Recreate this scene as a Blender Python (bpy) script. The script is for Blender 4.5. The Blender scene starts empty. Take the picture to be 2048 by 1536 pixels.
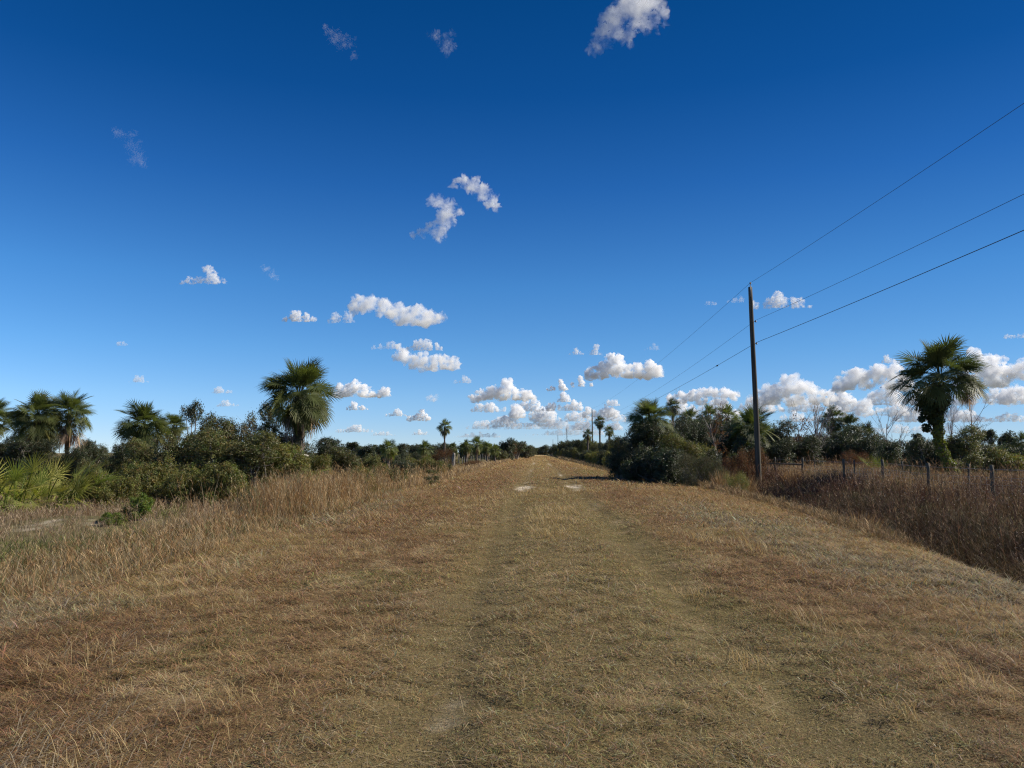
import bpy, math, random
import numpy as np
from mathutils import Vector, Matrix

# ------------------------------------------------------------------ camera
scene = bpy.context.scene
COL = scene.collection
F_PX, U0, V0 = 1538.0, 1024.0, 768.0          # focal length and centre in photo pixels
HORIZON, VANISH = 906.0, 1075.0
CAM_H = 1.6
PITCH = math.atan((HORIZON - V0) / F_PX)
YAW = math.atan((VANISH - U0) / F_PX)
cam_d = bpy.data.cameras.new('camera')
cam_d.sensor_width = 36.0
cam_d.lens = 36.0 * F_PX / 2048.0
cam_d.clip_start = 0.1
cam_d.clip_end = 80000.0
cam = bpy.data.objects.new('camera', cam_d)
COL.objects.link(cam)
cam.location = (0, 0, CAM_H)
cam.rotation_euler = (math.pi / 2 + PITCH, 0, YAW)
scene.camera = cam

# ------------------------------------------------------------------ sky, sun, exposure
SUN_AZ = math.radians(79.0)      # to the right of the track's direction
SUN_EL = math.radians(38.0)
world = bpy.data.worlds.new('World')
scene.world = world
world.use_nodes = True
wn, wl = world.node_tree.nodes, world.node_tree.links
wn.clear()
w_out = wn.new('ShaderNodeOutputWorld')
w_bg = wn.new('ShaderNodeBackground')
w_sky = wn.new('ShaderNodeTexSky')
w_sky.sky_type = 'NISHITA'
w_sky.sun_disc = False
w_sky.sun_elevation = SUN_EL
w_sky.sun_rotation = SUN_AZ
w_sky.altitude = 0.0
w_sky.air_density = 0.6
w_sky.dust_density = 0.0
w_sky.ozone_density = 4.0
# grade the clear sky by height towards the deep saturated blue of a dry winter day
w_tc = wn.new('ShaderNodeTexCoord')
w_sep = wn.new('ShaderNodeSeparateXYZ')
w_rmp = wn.new('ShaderNodeValToRGB')
w_mul = wn.new('ShaderNodeMix'); w_mul.data_type = 'RGBA'; w_mul.blend_type = 'MULTIPLY'; w_mul.inputs[0].default_value = 1.0
w_az = wn.new('ShaderNodeMapRange'); w_az.inputs[1].default_value = -0.6; w_az.inputs[2].default_value = 0.6
w_az.inputs[3].default_value = 1.12; w_az.inputs[4].default_value = 0.74
w_hsv = wn.new('ShaderNodeHueSaturation')
GRADE = [(0.0, (.96, 1.03, 1.19)), (.027, (.97, 1.07, 1.22)), (.069, (.94, 1.17, 1.30)), (.13, (.75, 1.20, 1.40)), (.212, (.54, 1.15, 1.47)), (.33, (.23, .83, 1.34)), (.433, (.07, .62, 1.12)), (.525, (.035, .55, 1.0))]
el_ = w_rmp.color_ramp.elements
while len(el_) < len(GRADE): el_.new(0.5)
for e_, (z_, c_) in zip(el_, GRADE):
    e_.position = z_; e_.color = (c_[0] / 1.5, c_[1] / 1.5, c_[2] / 1.5, 1)
w_bg.inputs['Strength'].default_value = 0.115
wl.new(w_tc.outputs['Generated'], w_sep.inputs[0])
wl.new(w_sep.outputs['Z'], w_rmp.inputs[0]); wl.new(w_sep.outputs['X'], w_az.inputs[0])
wl.new(w_sky.outputs[0], w_mul.inputs[6]); wl.new(w_rmp.outputs[0], w_mul.inputs[7])
wl.new(w_mul.outputs[2], w_hsv.inputs['Color']); wl.new(w_az.outputs[0], w_hsv.inputs['Value'])
wl.new(w_hsv.outputs[0], w_bg.inputs['Color'])
wl.new(w_bg.outputs[0], w_out.inputs['Surface'])

sun_d = bpy.data.lights.new('sun', 'SUN')
sun_d.energy = 5.0
sun_d.angle = math.radians(0.5)
sun_d.color = (1.0, 0.93, 0.82)
sun = bpy.data.objects.new('sun', sun_d)
COL.objects.link(sun)
to_sun = Vector((math.sin(SUN_AZ) * math.cos(SUN_EL), math.cos(SUN_AZ) * math.cos(SUN_EL), math.sin(SUN_EL)))
sun.rotation_euler = to_sun.to_track_quat('Z', 'Y').to_euler()
sun.location = (40, 0, 60)

scene.view_settings.view_transform = 'Standard'
scene.view_settings.look = 'None'
scene.view_settings.exposure = 0.42
scene.view_settings.gamma = 1.0
scene.render.engine = 'CYCLES'
scene.cycles.max_bounces = 32
scene.cycles.diffuse_bounces = 3
scene.cycles.glossy_bounces = 2
scene.cycles.transmission_bounces = 3
scene.cycles.volume_bounces = 28
scene.cycles.use_denoising = True
scene.cycles.denoising_prefilter = 'NONE'
scene.cycles.filter_width = 1.2

# ------------------------------------------------------------------ numeric helpers
RNG = np.random.default_rng(7)
random.seed(7)
_T2 = np.random.default_rng(1).random((256, 256))
_T3 = np.random.default_rng(2).random((64, 64, 64))

def vnoise2(x, y):
    x = np.asarray(x, float); y = np.asarray(y, float)
    ix = np.floor(x).astype(int); iy = np.floor(y).astype(int)
    fx = x - ix; fy = y - iy
    fx = fx * fx * (3 - 2 * fx); fy = fy * fy * (3 - 2 * fy)
    a = _T2[ix & 255, iy & 255]; b = _T2[(ix + 1) & 255, iy & 255]
    c = _T2[ix & 255, (iy + 1) & 255]; d = _T2[(ix + 1) & 255, (iy + 1) & 255]
    return (a * (1 - fx) + b * fx) * (1 - fy) + (c * (1 - fx) + d * fx) * fy

def fbm2(x, y, octaves=4):
    s = 0; a = 0.5; t = 0
    for k in range(octaves):
        s = s + a * vnoise2(x * 2 ** k + 17 * k, y * 2 ** k + 31 * k); t += a; a *= 0.5
    return s / t

def vnoise3(p):
    i = np.floor(p).astype(int); f = p - i
    f = f * f * (3 - 2 * f); i &= 63; j = (i + 1) & 63
    x0, y0, z0 = i.T; x1, y1, z1 = j.T; fx, fy, fz = f.T
    def L(z):
        return ((_T3[x0, y0, z] * (1 - fx) + _T3[x1, y0, z] * fx) * (1 - fy)
                + (_T3[x0, y1, z] * (1 - fx) + _T3[x1, y1, z] * fx) * fy)
    return L(z0) * (1 - fz) + L(z1) * fz

def smooth(a, b, x):
    t = np.clip((x - a) / (b - a), 0, 1)
    return t * t * (3 - 2 * t)

cy_, sy_ = math.cos(YAW), math.sin(YAW)
FWD = np.array([-sy_ * math.cos(PITCH), cy_ * math.cos(PITCH), math.sin(PITCH)])
RGT = np.array([cy_, sy_, 0.0])
UPV = np.cross(RGT, FWD)

def at(u, v, Y):
    """the point at distance Y down the track that the photo shows at pixel (u, v)"""
    d = FWD * F_PX + RGT * (u - U0) - UPV * (v - V0)
    return np.array([0, 0, CAM_H]) + d * (Y / d[1])

def project(P):
    q = np.asarray(P, float) - np.array([0, 0, CAM_H])
    w = q @ FWD
    return U0 + F_PX * (q @ RGT) / w, V0 - F_PX * (q @ UPV) / w

# ------------------------------------------------------------------ terrain
_YR = [0, 9, 12, 16, 22, 30, 42, 50, 56, 70, 400]
_XR = [6.0, 6.1, 6.5, 7.1, 7.7, 8.3, 8.6, 7.4, 6.4, 6.5, 6.3]

def edge_right(y):
    return np.interp(y, _YR, _XR)

def ground_z(x, y):
    x = np.asarray(x, float); y = np.asarray(y, float)
    z = -0.010 * np.clip(np.abs(x - 0.4) - 1.5, 0, 6) ** 1.5
    for c in (-0.7, 1.65):                                    # wheel tracks
        z = z - 0.055 * np.exp(-((x - c) / 0.35) ** 2)
    zl = -0.45 + 0.25 * (fbm2(x * 0.09 + 3, y * 0.09) - 0.5)  # lower field on the left
    z = z + (zl - z) * smooth(-4.6, -10.5, x)
    er = edge_right(y)
    zd = -1.15 + 0.12 * (fbm2(x * 0.5, y * 0.3) - 0.5)        # ditch, then the field behind it
    zr = -0.08 + 0.3 * (fbm2(x * 0.08 + 9, y * 0.08 + 4) - 0.5)
    s1 = smooth(er - 0.3, er + 1.7, x)
    s2 = smooth(er + 2.3, er + 4.9, x)
    z = z * (1 - s1) + zd * s1 * (1 - s2) + zr * s2
    z = z + 0.30 * np.exp(-((x + 12.9) / 2.2) ** 2 - ((y - 21.2) / 1.6) ** 2)
    near = 1 - smooth(60, 200, y)
    z = z + near * (0.05 * (fbm2(x * 0.8, y * 0.8) - 0.5) + 0.03 * (fbm2(x * 3, y * 3, 2) - 0.5))
    return z

def gz(x, y):
    return float(ground_z(np.array([x]), np.array([y]))[0])

# ------------------------------------------------------------------ object helpers
def tag(o, label=None, cat=None, group=None, kind=None):
    if label: o['label'] = label
    if cat: o['category'] = cat
    if group: o['group'] = group
    if kind: o['kind'] = kind
    return o

def empty(name, loc=(0, 0, 0), rz=0.0):
    o = bpy.data.objects.new(name, None)
    COL.objects.link(o)
    o.location = loc; o.rotation_euler = (0, 0, rz)
    o.empty_display_size = 0.3
    return o

def link(name, me, parent=None, mat=None):
    o = bpy.data.objects.new(name, me)
    COL.objects.link(o)
    if parent is not None:
        o.parent = parent
    if mat is not None and me.materials:
        o.material_slots[0].link = 'OBJECT'
        o.material_slots[0].material = mat
    return o

def mesh(name, V, F, T=None, mat=None, smooth_=False):
    V = np.asarray(V, np.float32); F = np.asarray(F, np.int32)
    me = bpy.data.meshes.new(name)
    k = F.shape[1]
    me.vertices.add(len(V)); me.vertices.foreach_set('co', V.ravel())
    me.loops.add(F.size); me.loops.foreach_set('vertex_index', F.ravel())
    me.polygons.add(len(F))
    me.polygons.foreach_set('loop_start', np.arange(0, F.size, k, dtype=np.int32))
    me.polygons.foreach_set('loop_total', np.full(len(F), k, np.int32))
    if smooth_:
        me.polygons.foreach_set('use_smooth', np.ones(len(F), bool))
    if T is not None:
        a = me.attributes.new('tint', 'FLOAT_COLOR', 'POINT')
        C = np.ones((len(V), 4), np.float32); C[:, :3] = T
        a.data.foreach_set('color', C.ravel())
    me.update(calc_edges=True)
    if mat: me.materials.append(mat)
    return me

class MB:
    """collects pieces that become one mesh"""
    def __init__(s): s.V = []; s.F = []; s.T = []; s.n = 0
    def add(s, V, F, T=None):
        V = np.asarray(V, float); F = np.asarray(F, int)
        if F.shape[1] == 4:
            F = np.concatenate([F[:, [0, 1, 2]], F[:, [0, 2, 3]]])
        s.V.append(V); s.F.append(F + s.n); s.n += len(V)
        if T is None: T = (1, 1, 1)
        T = np.asarray(T, float)
        s.T.append(np.broadcast_to(T, (len(V), 3)))
    def tube(s, P, R, n=8, T=None, cap=True):
        P = np.asarray(P, float); m = len(P); R = np.broadcast_to(np.asarray(R, float), (m,))
        d = np.gradient(P, axis=0); d /= np.linalg.norm(d, axis=1)[:, None] + 1e-9
        ref = np.array([0, 1.0, 0]) if abs(d[0, 1]) < 0.9 else np.array([1.0, 0, 0])
        a = np.cross(d, ref); a /= np.linalg.norm(a, axis=1)[:, None] + 1e-9
        b = np.cross(d, a)
        th = np.linspace(0, 2 * math.pi, n, endpoint=False)
        V = P[:, None] + R[:, None, None] * (a[:, None] * np.cos(th)[None, :, None] + b[:, None] * np.sin(th)[None, :, None])
        V = V.reshape(-1, 3)
        i = np.arange(m - 1)[:, None] * n; j = np.arange(n)[None]; k = (j + 1) % n
        F = np.stack([i + j, i + k, i + n + k, i + n + j], -1).reshape(-1, 4)
        F = np.concatenate([F[:, [0, 1, 2]], F[:, [0, 2, 3]]])
        if cap:
            V = np.concatenate([V, P[[-1]]])
            t = len(V) - 1; o = (m - 1) * n
            F = np.concatenate([F, np.stack([o + np.arange(n), o + (np.arange(n) + 1) % n, np.full(n, t)], -1)])
        s.add(V, F, T)
    def box(s, c, h, R=None, T=None):
        q = np.array([[x, y, z] for x in (-1, 1) for y in (-1, 1) for z in (-1, 1)], float) * np.asarray(h)
        if R is not None: q = q @ np.asarray(R).T
        s.add(q + np.asarray(c), [[0, 1, 3, 2], [4, 6, 7, 5], [0, 4, 5, 1], [2, 3, 7, 6], [0, 2, 6, 4], [1, 5, 7, 3]], T)
    def mesh(s, name, mat=None, smooth_=False):
        return mesh(name, np.concatenate(s.V), np.concatenate(s.F), np.concatenate(s.T), mat, smooth_)

# ------------------------------------------------------------------ materials
def leaf_mat(name, base, trans=0.35, rough=0.5, spec=0.3, objvar=0.25, tr_tint=(1.15, 1.2, 0.5)):
    m = bpy.data.materials.new(name); m.use_nodes = True
    n, l = m.node_tree.nodes, m.node_tree.links; n.clear()
    out = n.new('ShaderNodeOutputMaterial')
    at_ = n.new('ShaderNodeAttribute'); at_.attribute_name = 'tint'
    mul = n.new('ShaderNodeMix'); mul.data_type = 'RGBA'; mul.blend_type = 'MULTIPLY'
    mul.inputs[0].default_value = 1.0
    mul.inputs[6].default_value = (*base, 1)
    l.new(at_.outputs['Color'], mul.inputs[7])
    oi = n.new('ShaderNodeObjectInfo')
    mr = n.new('ShaderNodeMapRange'); mr.inputs[3].default_value = 1 - objvar; mr.inputs[4].default_value = 1 + objvar
    l.new(oi.outputs['Random'], mr.inputs[0])
    hs = n.new('ShaderNodeHueSaturation')
    l.new(mul.outputs[2], hs.inputs['Color']); l.new(mr.outputs[0], hs.inputs['Value'])
    p = n.new('ShaderNodeBsdfPrincipled')
    p.inputs['Roughness'].default_value = rough
    p.inputs['Specular IOR Level'].default_value = spec
    l.new(hs.outputs[0], p.inputs['Base Color'])
    tr = n.new('ShaderNodeBsdfTranslucent')
    m2 = n.new('ShaderNodeMix'); m2.data_type = 'RGBA'; m2.blend_type = 'MULTIPLY'; m2.inputs[0].default_value = 1
    m2.inputs[7].default_value = (*tr_tint, 1)
    l.new(hs.outputs[0], m2.inputs[6]); l.new(m2.outputs[2], tr.inputs['Color'])
    mx = n.new('ShaderNodeMixShader'); mx.inputs[0].default_value = trans
    l.new(p.outputs[0], mx.inputs[1]); l.new(tr.outputs[0], mx.inputs[2])
    l.new(mx.outputs[0], out.inputs['Surface'])
    return m

def bark_mat(name, c1, c2, scale=8.0, stretch=(1, 1, 0.2), bump=0.4, rough=0.85):
    m = bpy.data.materials.new(name); m.use_nodes = True
    n, l = m.node_tree.nodes, m.node_tree.links
    p = n['Principled BSDF']; p.inputs['Roughness'].default_value = rough
    p.inputs['Specular IOR Level'].default_value = 0.2
    tc = n.new('ShaderNodeTexCoord'); mp = n.new('ShaderNodeMapping')
    mp.inputs['Scale'].default_value = stretch
    nz = n.new('ShaderNodeTexNoise'); nz.inputs['Scale'].default_value = scale; nz.inputs['Detail'].default_value = 6
    nz.inputs['Roughness'].default_value = 0.65
    cr = n.new('ShaderNodeValToRGB')
    cr.color_ramp.elements[0].position = 0.32; cr.color_ramp.elements[0].color = (*c1, 1)
    cr.color_ramp.elements[1].position = 0.68; cr.color_ramp.elements[1].color = (*c2, 1)
    bp = n.new('ShaderNodeBump'); bp.inputs['Strength'].default_value = bump; bp.inputs['Distance'].default_value = 0.02
    l.new(tc.outputs['Object'], mp.inputs[0]); l.new(mp.outputs[0], nz.inputs[0])
    l.new(nz.outputs[0], cr.inputs[0]); l.new(cr.outputs[0], p.inputs['Base Color'])
    l.new(nz.outputs[0], bp.inputs['Height']); l.new(bp.outputs[0], p.inputs['Normal'])
    return m

M = {}
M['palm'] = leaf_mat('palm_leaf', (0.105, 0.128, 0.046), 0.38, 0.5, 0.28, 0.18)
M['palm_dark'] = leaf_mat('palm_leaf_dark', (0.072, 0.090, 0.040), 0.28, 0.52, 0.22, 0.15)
M['palmetto'] = leaf_mat('palmetto_leaf', (0.27, 0.30, 0.080), 0.40, 0.55, 0.25, 0.12)
M['dead'] = leaf_mat('dead_palm_leaf', (0.34, 0.265, 0.20), 0.25, 0.7, 0.1, 0.2, (1.1, 1, 0.8))
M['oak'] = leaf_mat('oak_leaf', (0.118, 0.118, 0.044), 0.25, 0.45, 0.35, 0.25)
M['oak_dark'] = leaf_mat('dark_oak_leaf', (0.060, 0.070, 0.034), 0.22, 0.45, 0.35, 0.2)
M['myrtle'] = leaf_mat('wax_myrtle_leaf', (0.150, 0.146, 0.046), 0.35, 0.5, 0.3, 0.2)
M['bright'] = leaf_mat('bright_leaf', (0.13, 0.17, 0.035), 0.4, 0.5, 0.3, 0.1)
M['greygreen'] = leaf_mat('grey_green_leaf', (0.085, 0.085, 0.05), 0.3, 0.7, 0.1, 0.15, (1.1, 1.1, 0.8))
M['brownleaf'] = leaf_mat('brown_leaf', (0.13, 0.075, 0.04), 0.3, 0.7, 0.1, 0.15, (1.2, 1, 0.7))
M['far'] = leaf_mat('distant_tree_leaf', (0.080, 0.088, 0.052), 0.25, 0.6, 0.2, 0.3)
M['vine'] = leaf_mat('vine_leaf', (0.15, 0.17, 0.03), 0.4, 0.5, 0.3, 0.1)
M['grass'] = leaf_mat('dry_grass', (1, 1, 1), 0.33, 0.6, 0.22, 0.0, (1.1, 1.0, 0.75))
M['weed'] = leaf_mat('dead_weed', (1, 1, 1), 0.18, 0.7, 0.12, 0.0, (1.1, 1.0, 0.75))
M['trunk'] = bark_mat('palm_trunk_bark', (0.07, 0.055, 0.042), (0.20, 0.16, 0.125), 6, (1, 1, 3), 0.6)
M['bark'] = bark_mat('grey_bark', (0.10, 0.085, 0.07), (0.26, 0.23, 0.20), 9, (1, 1, 0.3))
M['twig'] = bark_mat('bare_twig', (0.14, 0.115, 0.095), (0.26, 0.225, 0.195), 5, (1, 1, 0.4), 0.2)
M['pole'] = bark_mat('weathered_pole_wood', (0.046, 0.038, 0.029), (0.135, 0.117, 0.088), 5, (2.5, 2.5, 0.12), 0.35)
M['post'] = bark_mat('weathered_post_wood', (0.065, 0.054, 0.040), (0.145, 0.125, 0.095), 9, (2, 2, 0.25), 0.35)
M['post_pale'] = bark_mat('sunlit_picket_wood', (0.15, 0.135, 0.115), (0.30, 0.275, 0.235), 9, (2, 2, 0.25), 0.3)  # pale grey wood, the light the pickets catch put into its colour
M['metal'] = bark_mat('galvanised_steel', (0.12, 0.12, 0.12), (0.25, 0.25, 0.25), 30, (1, 1, 1), 0.05, 0.5)
M['wire'] = bark_mat('power_line_wire', (0.04, 0.04, 0.045), (0.07, 0.07, 0.075), 20, (1, 1, 1), 0.0, 0.6)
M['ceramic'] = bark_mat('grey_insulator', (0.10, 0.09, 0.085), (0.2, 0.18, 0.17), 20, (1, 1, 1), 0.0, 0.3)

# ------------------------------------------------------------------ ground sheet and its colours
PAL = np.array([
    [0.212, 0.172, 0.072],    # olive tan, mown centre
    [0.300, 0.205, 0.093],    # tan
    [0.196, 0.120, 0.060],    # red brown
    [0.220, 0.188, 0.118],    # grey green
    [0.500, 0.375, 0.205],    # straw
    [0.105, 0.122, 0.034],    # green
])

def weights(x, y):
    n1 = fbm2(x * 0.45 + 5, y * 0.30 + 2); n2 = fbm2(x * 1.1 + 40, y * 0.7 + 8); n3 = fbm2(x * 0.25 + 80, y * 0.18)
    n4 = fbm2(x * 2.6 + 11, y * 1.9 + 3)
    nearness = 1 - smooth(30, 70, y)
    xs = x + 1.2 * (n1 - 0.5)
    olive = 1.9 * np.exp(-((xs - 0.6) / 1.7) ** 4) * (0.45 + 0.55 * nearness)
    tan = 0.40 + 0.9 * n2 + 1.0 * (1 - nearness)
    redl = np.exp(-((xs + 3.4) / 1.7) ** 4); redr = np.exp(-((xs - 3.1) / 0.85) ** 4)
    red = (1.9 * redl + 2.0 * redr + 0.35) * smooth(0.40, 0.60, 0.55 * n1 + 0.45 * n3 + 0.05) + 0.9 * smooth(22, 30, y) * (1 - smooth(45, 60, y)) * smooth(0.45, 0.6, n2)
    near_r = (1 - smooth(14, 24, y))
    trk = np.exp(-((x + 0.7) / 0.4) ** 4) + np.exp(-((x - 1.65) / 0.4) ** 4)
    olive = olive + 0.9 * trk
    gg = (1.2 * smooth(3.6, 4.6, xs) * smooth(0.40, 0.58, n1) * near_r + 1.6 * np.exp(-((xs - 4.8) / 0.8) ** 2 - ((y - 19) / 4) ** 2)
          + 1.5 * smooth(-4.0, -4.8, xs) * (1 - smooth(-5.2, -6.4, xs)) * smooth(0.36, 0.52, n1) * (1 - smooth(24, 32, y)) + 0.35 * smooth(0.55, 0.68, n3))
    tan = tan + 0.7 * smooth(4.5, 6, x) * smooth(12, 20, y)
    straw = 0.10 + 3.0 * smooth(0.60, 0.74, n4) * smooth(0.4, 0.55, n2) + 0.25 * (1 - nearness) + 0.35 * np.exp(-((xs - 0.5) / 0.45) ** 2) * smooth(0.42, 0.6, n2)
    green = 0.10 + 0.6 * smooth(0.58, 0.7, n2) + 0.5 * np.exp(-((xs - 1.0) / 1.5) ** 2) * smooth(0.5, 0.62, n4)
    green = green + 2.2 * np.exp(-((x - 4.6) / 1.4) ** 2 - ((y - 66) / 9) ** 2)
    W = np.stack([olive, tan, red, gg, straw, green], -1)
    return W / W.sum(-1, keepdims=True)

PAL *= 1.42

def sand_mask(x, y):
    x = np.asarray(x, float); y = np.asarray(y, float)
    n = 0.5 * fbm2(x * 2.2 + 7, y * 0.9 + 3) + 0.5 * fbm2(x * 7 + 1, y * 4 + 3, 3)
    s = np.zeros_like(x)
    for cx, cy, rx, ry, a in [(-0.55, 36, 0.75, 6.0, 0.70), (1.75, 37.5, 0.75, 5.4, 0.74), (-0.5, 4.9, 0.4, 0.8, 0.52),
                              (-0.62, 4.1, 0.3, 0.4, 0.42), (-0.3, 7.2, 0.35, 0.6, 0.36), (1.5, 9.0, 0.3, 0.9, 0.38),
                              (-13.2, 20.0, 1.3, 1.2, 0.55), (-11.9, 20.6, 0.7, 0.9, 0.55), (1.7, 58, 0.4, 9, 0.6), (-0.6, 70, 0.4, 14, 0.6),
                              (-0.6, 120, 0.4, 25, 0.7), (1.7, 110, 0.4, 25, 0.7)]:
        s = np.maximum(s, a * np.exp(-((x - cx) / rx) ** 2 - ((y - cy) / ry) ** 2))
    trk = np.exp(-((x + 0.7) / 0.45) ** 4) + np.exp(-((x - 1.65) / 0.45) ** 4) * smooth(9, 14, y)
    s = np.maximum(s, trk * 0.43 * smooth(0.50, 0.68, fbm2(x * 1.6 + 90, y * 0.7 + 14)))
    return smooth(0.34, 0.60, s * (0.02 + 1.55 * n))

def ground_colour(x, y):
    c = weights(x, y) @ PAL
    c = c * (0.34 + 0.2 * fbm2(x * 5, y * 5))[..., None] * (1 + 0.9 * smooth(60, 160, y))[..., None]  # thatch under the blades, darkened with the shade between them
    fld = smooth(-5.5, -9, x) + smooth(edge_right(y) - 0.2, edge_right(y) + 0.6, x)
    n = fbm2(x * 0.15, y * 0.1)
    fc = np.stack([0.16 + 0.08 * n, 0.13 + 0.05 * n, 0.065 + 0.02 * n], -1)
    gfar = smooth(0.4, 0.6, fbm2(x * 0.05 + 3, y * 0.03))[..., None]
    fc = fc * (1 - 0.6 * gfar) + np.array([0.07, 0.08, 0.03]) * 0.6 * gfar
    c = c * (1 - fld[..., None]) + fc * fld[..., None]
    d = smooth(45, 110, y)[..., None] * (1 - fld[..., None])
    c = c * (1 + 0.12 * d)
    s = sand_mask(x, y)[..., None]
    return c * (1 - s) + np.array([0.52, 0.44, 0.33]) * s

def axis_lines(segs):
    out = []
    for a, b, st in segs:
        out.append(np.arange(a, b, st))
    return np.concatenate(out)

gx_p = axis_lines([(0, 9, 0.14), (9, 16, 0.3), (16, 60, 1.0)])
gx_p = np.concatenate([gx_p, 60 * 1.25 ** np.arange(0, 28)])
gx_n = axis_lines([(0.14, 7, 0.14), (7, 20, 0.3), (20, 60, 1.0)])
gx_n = np.concatenate([gx_n, 60 * 1.25 ** np.arange(0, 28)])
GX = np.concatenate([-gx_n[::-1], gx_p])
gy_p = axis_lines([(0, 12, 0.14), (12, 46, 0.17), (46, 130, 0.8)])
gy_p = np.concatenate([gy_p, 130 * 1.12 ** np.arange(0, 47)])
GY = np.concatenate([-(2 * 1.5 ** np.arange(0, 24))[::-1], np.array([-1.0]), gy_p])
XX, YY = np.meshgrid(GX, GY)
ZZ = ground_z(XX, YY)
nx_, ny_ = len(GX), len(GY)
idx = np.arange(nx_ * ny_).reshape(ny_, nx_)
GF = np.stack([idx[:-1, :-1], idx[:-1, 1:], idx[1:, 1:], idx[1:, :-1]], -1).reshape(-1, 4)

gm = bpy.data.materials.new('dry_grass_ground'); gm.use_nodes = True
n, l = gm.node_tree.nodes, gm.node_tree.links
p = n['Principled BSDF']; p.inputs['Roughness'].default_value = 0.95; p.inputs['Specular IOR Level'].default_value = 0.1
ga = n.new('ShaderNodeAttribute'); ga.attribute_name = 'tint'
gt = n.new('ShaderNodeTexCoord')
gn = n.new('ShaderNodeTexNoise'); gn.inputs['Scale'].default_value = 45; gn.inputs['Detail'].default_value = 6; gn.inputs['Roughness'].default_value = 0.75
gn2 = n.new('ShaderNodeTexNoise'); gn2.inputs['Scale'].default_value = 2.2; gn2.inputs['Detail'].default_value = 8; gn2.inputs['Roughness'].default_value = 0.7
gr = n.new('ShaderNodeMapRange'); gr.inputs[1].default_value = 0.3; gr.inputs[2].default_value = 0.7; gr.inputs[3].default_value = 0.45; gr.inputs[4].default_value = 1.55
gr2 = n.new('ShaderNodeMapRange'); gr2.inputs[1].default_value = 0.3; gr2.inputs[2].default_value = 0.7; gr2.inputs[3].default_value = 0.7; gr2.inputs[4].default_value = 1.3
mm = n.new('ShaderNodeMath'); mm.operation = 'MULTIPLY'
hv = n.new('ShaderNodeHueSaturation')
gb = n.new('ShaderNodeBump'); gb.inputs['Strength'].default_value = 0.7; gb.inputs['Distance'].default_value = 0.03
l.new(gt.outputs['Object'], gn.inputs[0]); l.new(gt.outputs['Object'], gn2.inputs[0])
l.new(gn.outputs[0], gr.inputs[0]); l.new(gn2.outputs[0], gr2.inputs[0])
l.new(gr.outputs[0], mm.inputs[0]); l.new(gr2.outputs[0], mm.inputs[1])
l.new(ga.outputs['Color'], hv.inputs['Color']); l.new(mm.outputs[0], hv.inputs['Value'])
l.new(hv.outputs[0], p.inputs['Base Color']); l.new(gn.outputs[0], gb.inputs['Height']); l.new(gb.outputs[0], p.inputs['Normal'])
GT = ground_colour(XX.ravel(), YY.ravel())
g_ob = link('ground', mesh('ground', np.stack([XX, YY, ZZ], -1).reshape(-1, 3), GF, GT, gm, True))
tag(g_ob, kind='structure')

# ------------------------------------------------------------------ grass blades
def blades(P, L, W, lean, az, C, curl=0.6, segs=2, tip=0.0, face=None):
    """P (n,3) roots, L lengths, W widths, lean from vertical, az direction; returns verts, tris, tints"""
    n = len(P)
    hd = np.stack([np.cos(az), np.sin(az), np.zeros(n)], -1)
    fa = az + math.pi / 2 if face is None else face
    sd = np.stack([np.cos(fa), np.sin(fa), np.zeros(n)], -1)
    pts = [P]; ang = lean.copy(); cur = P
    for k in range(segs):
        st = (L / segs)[:, None]
        d = hd * np.sin(ang)[:, None] + np.array([0, 0, 1.0]) * np.cos(ang)[:, None]
        cur = cur + d * st
        pts.append(cur); ang = np.minimum(ang + curl, 2.4)
    V = []; T = []
    for k in range(segs):
        w = (W * (1.0 if k == 0 else 0.8))[:, None] * 0.5
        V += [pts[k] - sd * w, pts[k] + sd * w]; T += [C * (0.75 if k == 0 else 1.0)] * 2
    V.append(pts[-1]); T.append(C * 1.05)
    m = 2 * segs + 1
    V = np.stack(V, 1).reshape(-1, 3); T = np.stack(T, 1).reshape(-1, 3)
    f = []
    for k in range(segs - 1):
        a = 2 * k; f += [[a, a + 1, a + 3], [a, a + 3, a + 2]]
    f.append([m - 3, m - 2, m - 1])
    F = (np.arange(n)[:, None, None] * m + np.array(f)[None]).reshape(-1, 3)
    return V, F, T

def in_view(x, y, pad=160):
    return (x > (-pad - VANISH) / F_PX * y - 0.6) & (x < (2048 + pad - VANISH) / F_PX * y + 0.6)

def scatter(n, y0, y1, x0=None, x1=None, pw=1.0):
    y = y0 + (y1 - y0) * RNG.random(n) ** pw
    lo = (-160 - VANISH) / F_PX * y - 1.6; hi = (2208 - VANISH) / F_PX * y + 1.6
    a = lo if x0 is None else np.maximum(lo, x0(y) if callable(x0) else x0)
    b = hi if x1 is None else np.minimum(hi, x1(y) if callable(x1) else x1)
    ok = b > a
    keep = RNG.random(n) < np.clip((b - a) / np.max(b - a), 0, 1)
    x = a + (b - a) * RNG.random(n)
    ok &= keep
    return x[ok], y[ok]

def pick_colour(x, y):
    W = weights(x, y); cw = np.cumsum(W, -1); r = RNG.random(len(x))[:, None]
    k = np.minimum((r > cw).sum(-1), len(PAL) - 1)
    c = PAL[k] * np.exp(0.55 * RNG.standard_normal((len(x), 1)) - 0.08)
    c = c * (1 + 0.10 * RNG.standard_normal((len(x), 3)))
    c = np.clip(c, 0.01, None)
    return c * np.minimum(1, 0.5 / c.max(-1, keepdims=True)), k

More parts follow.
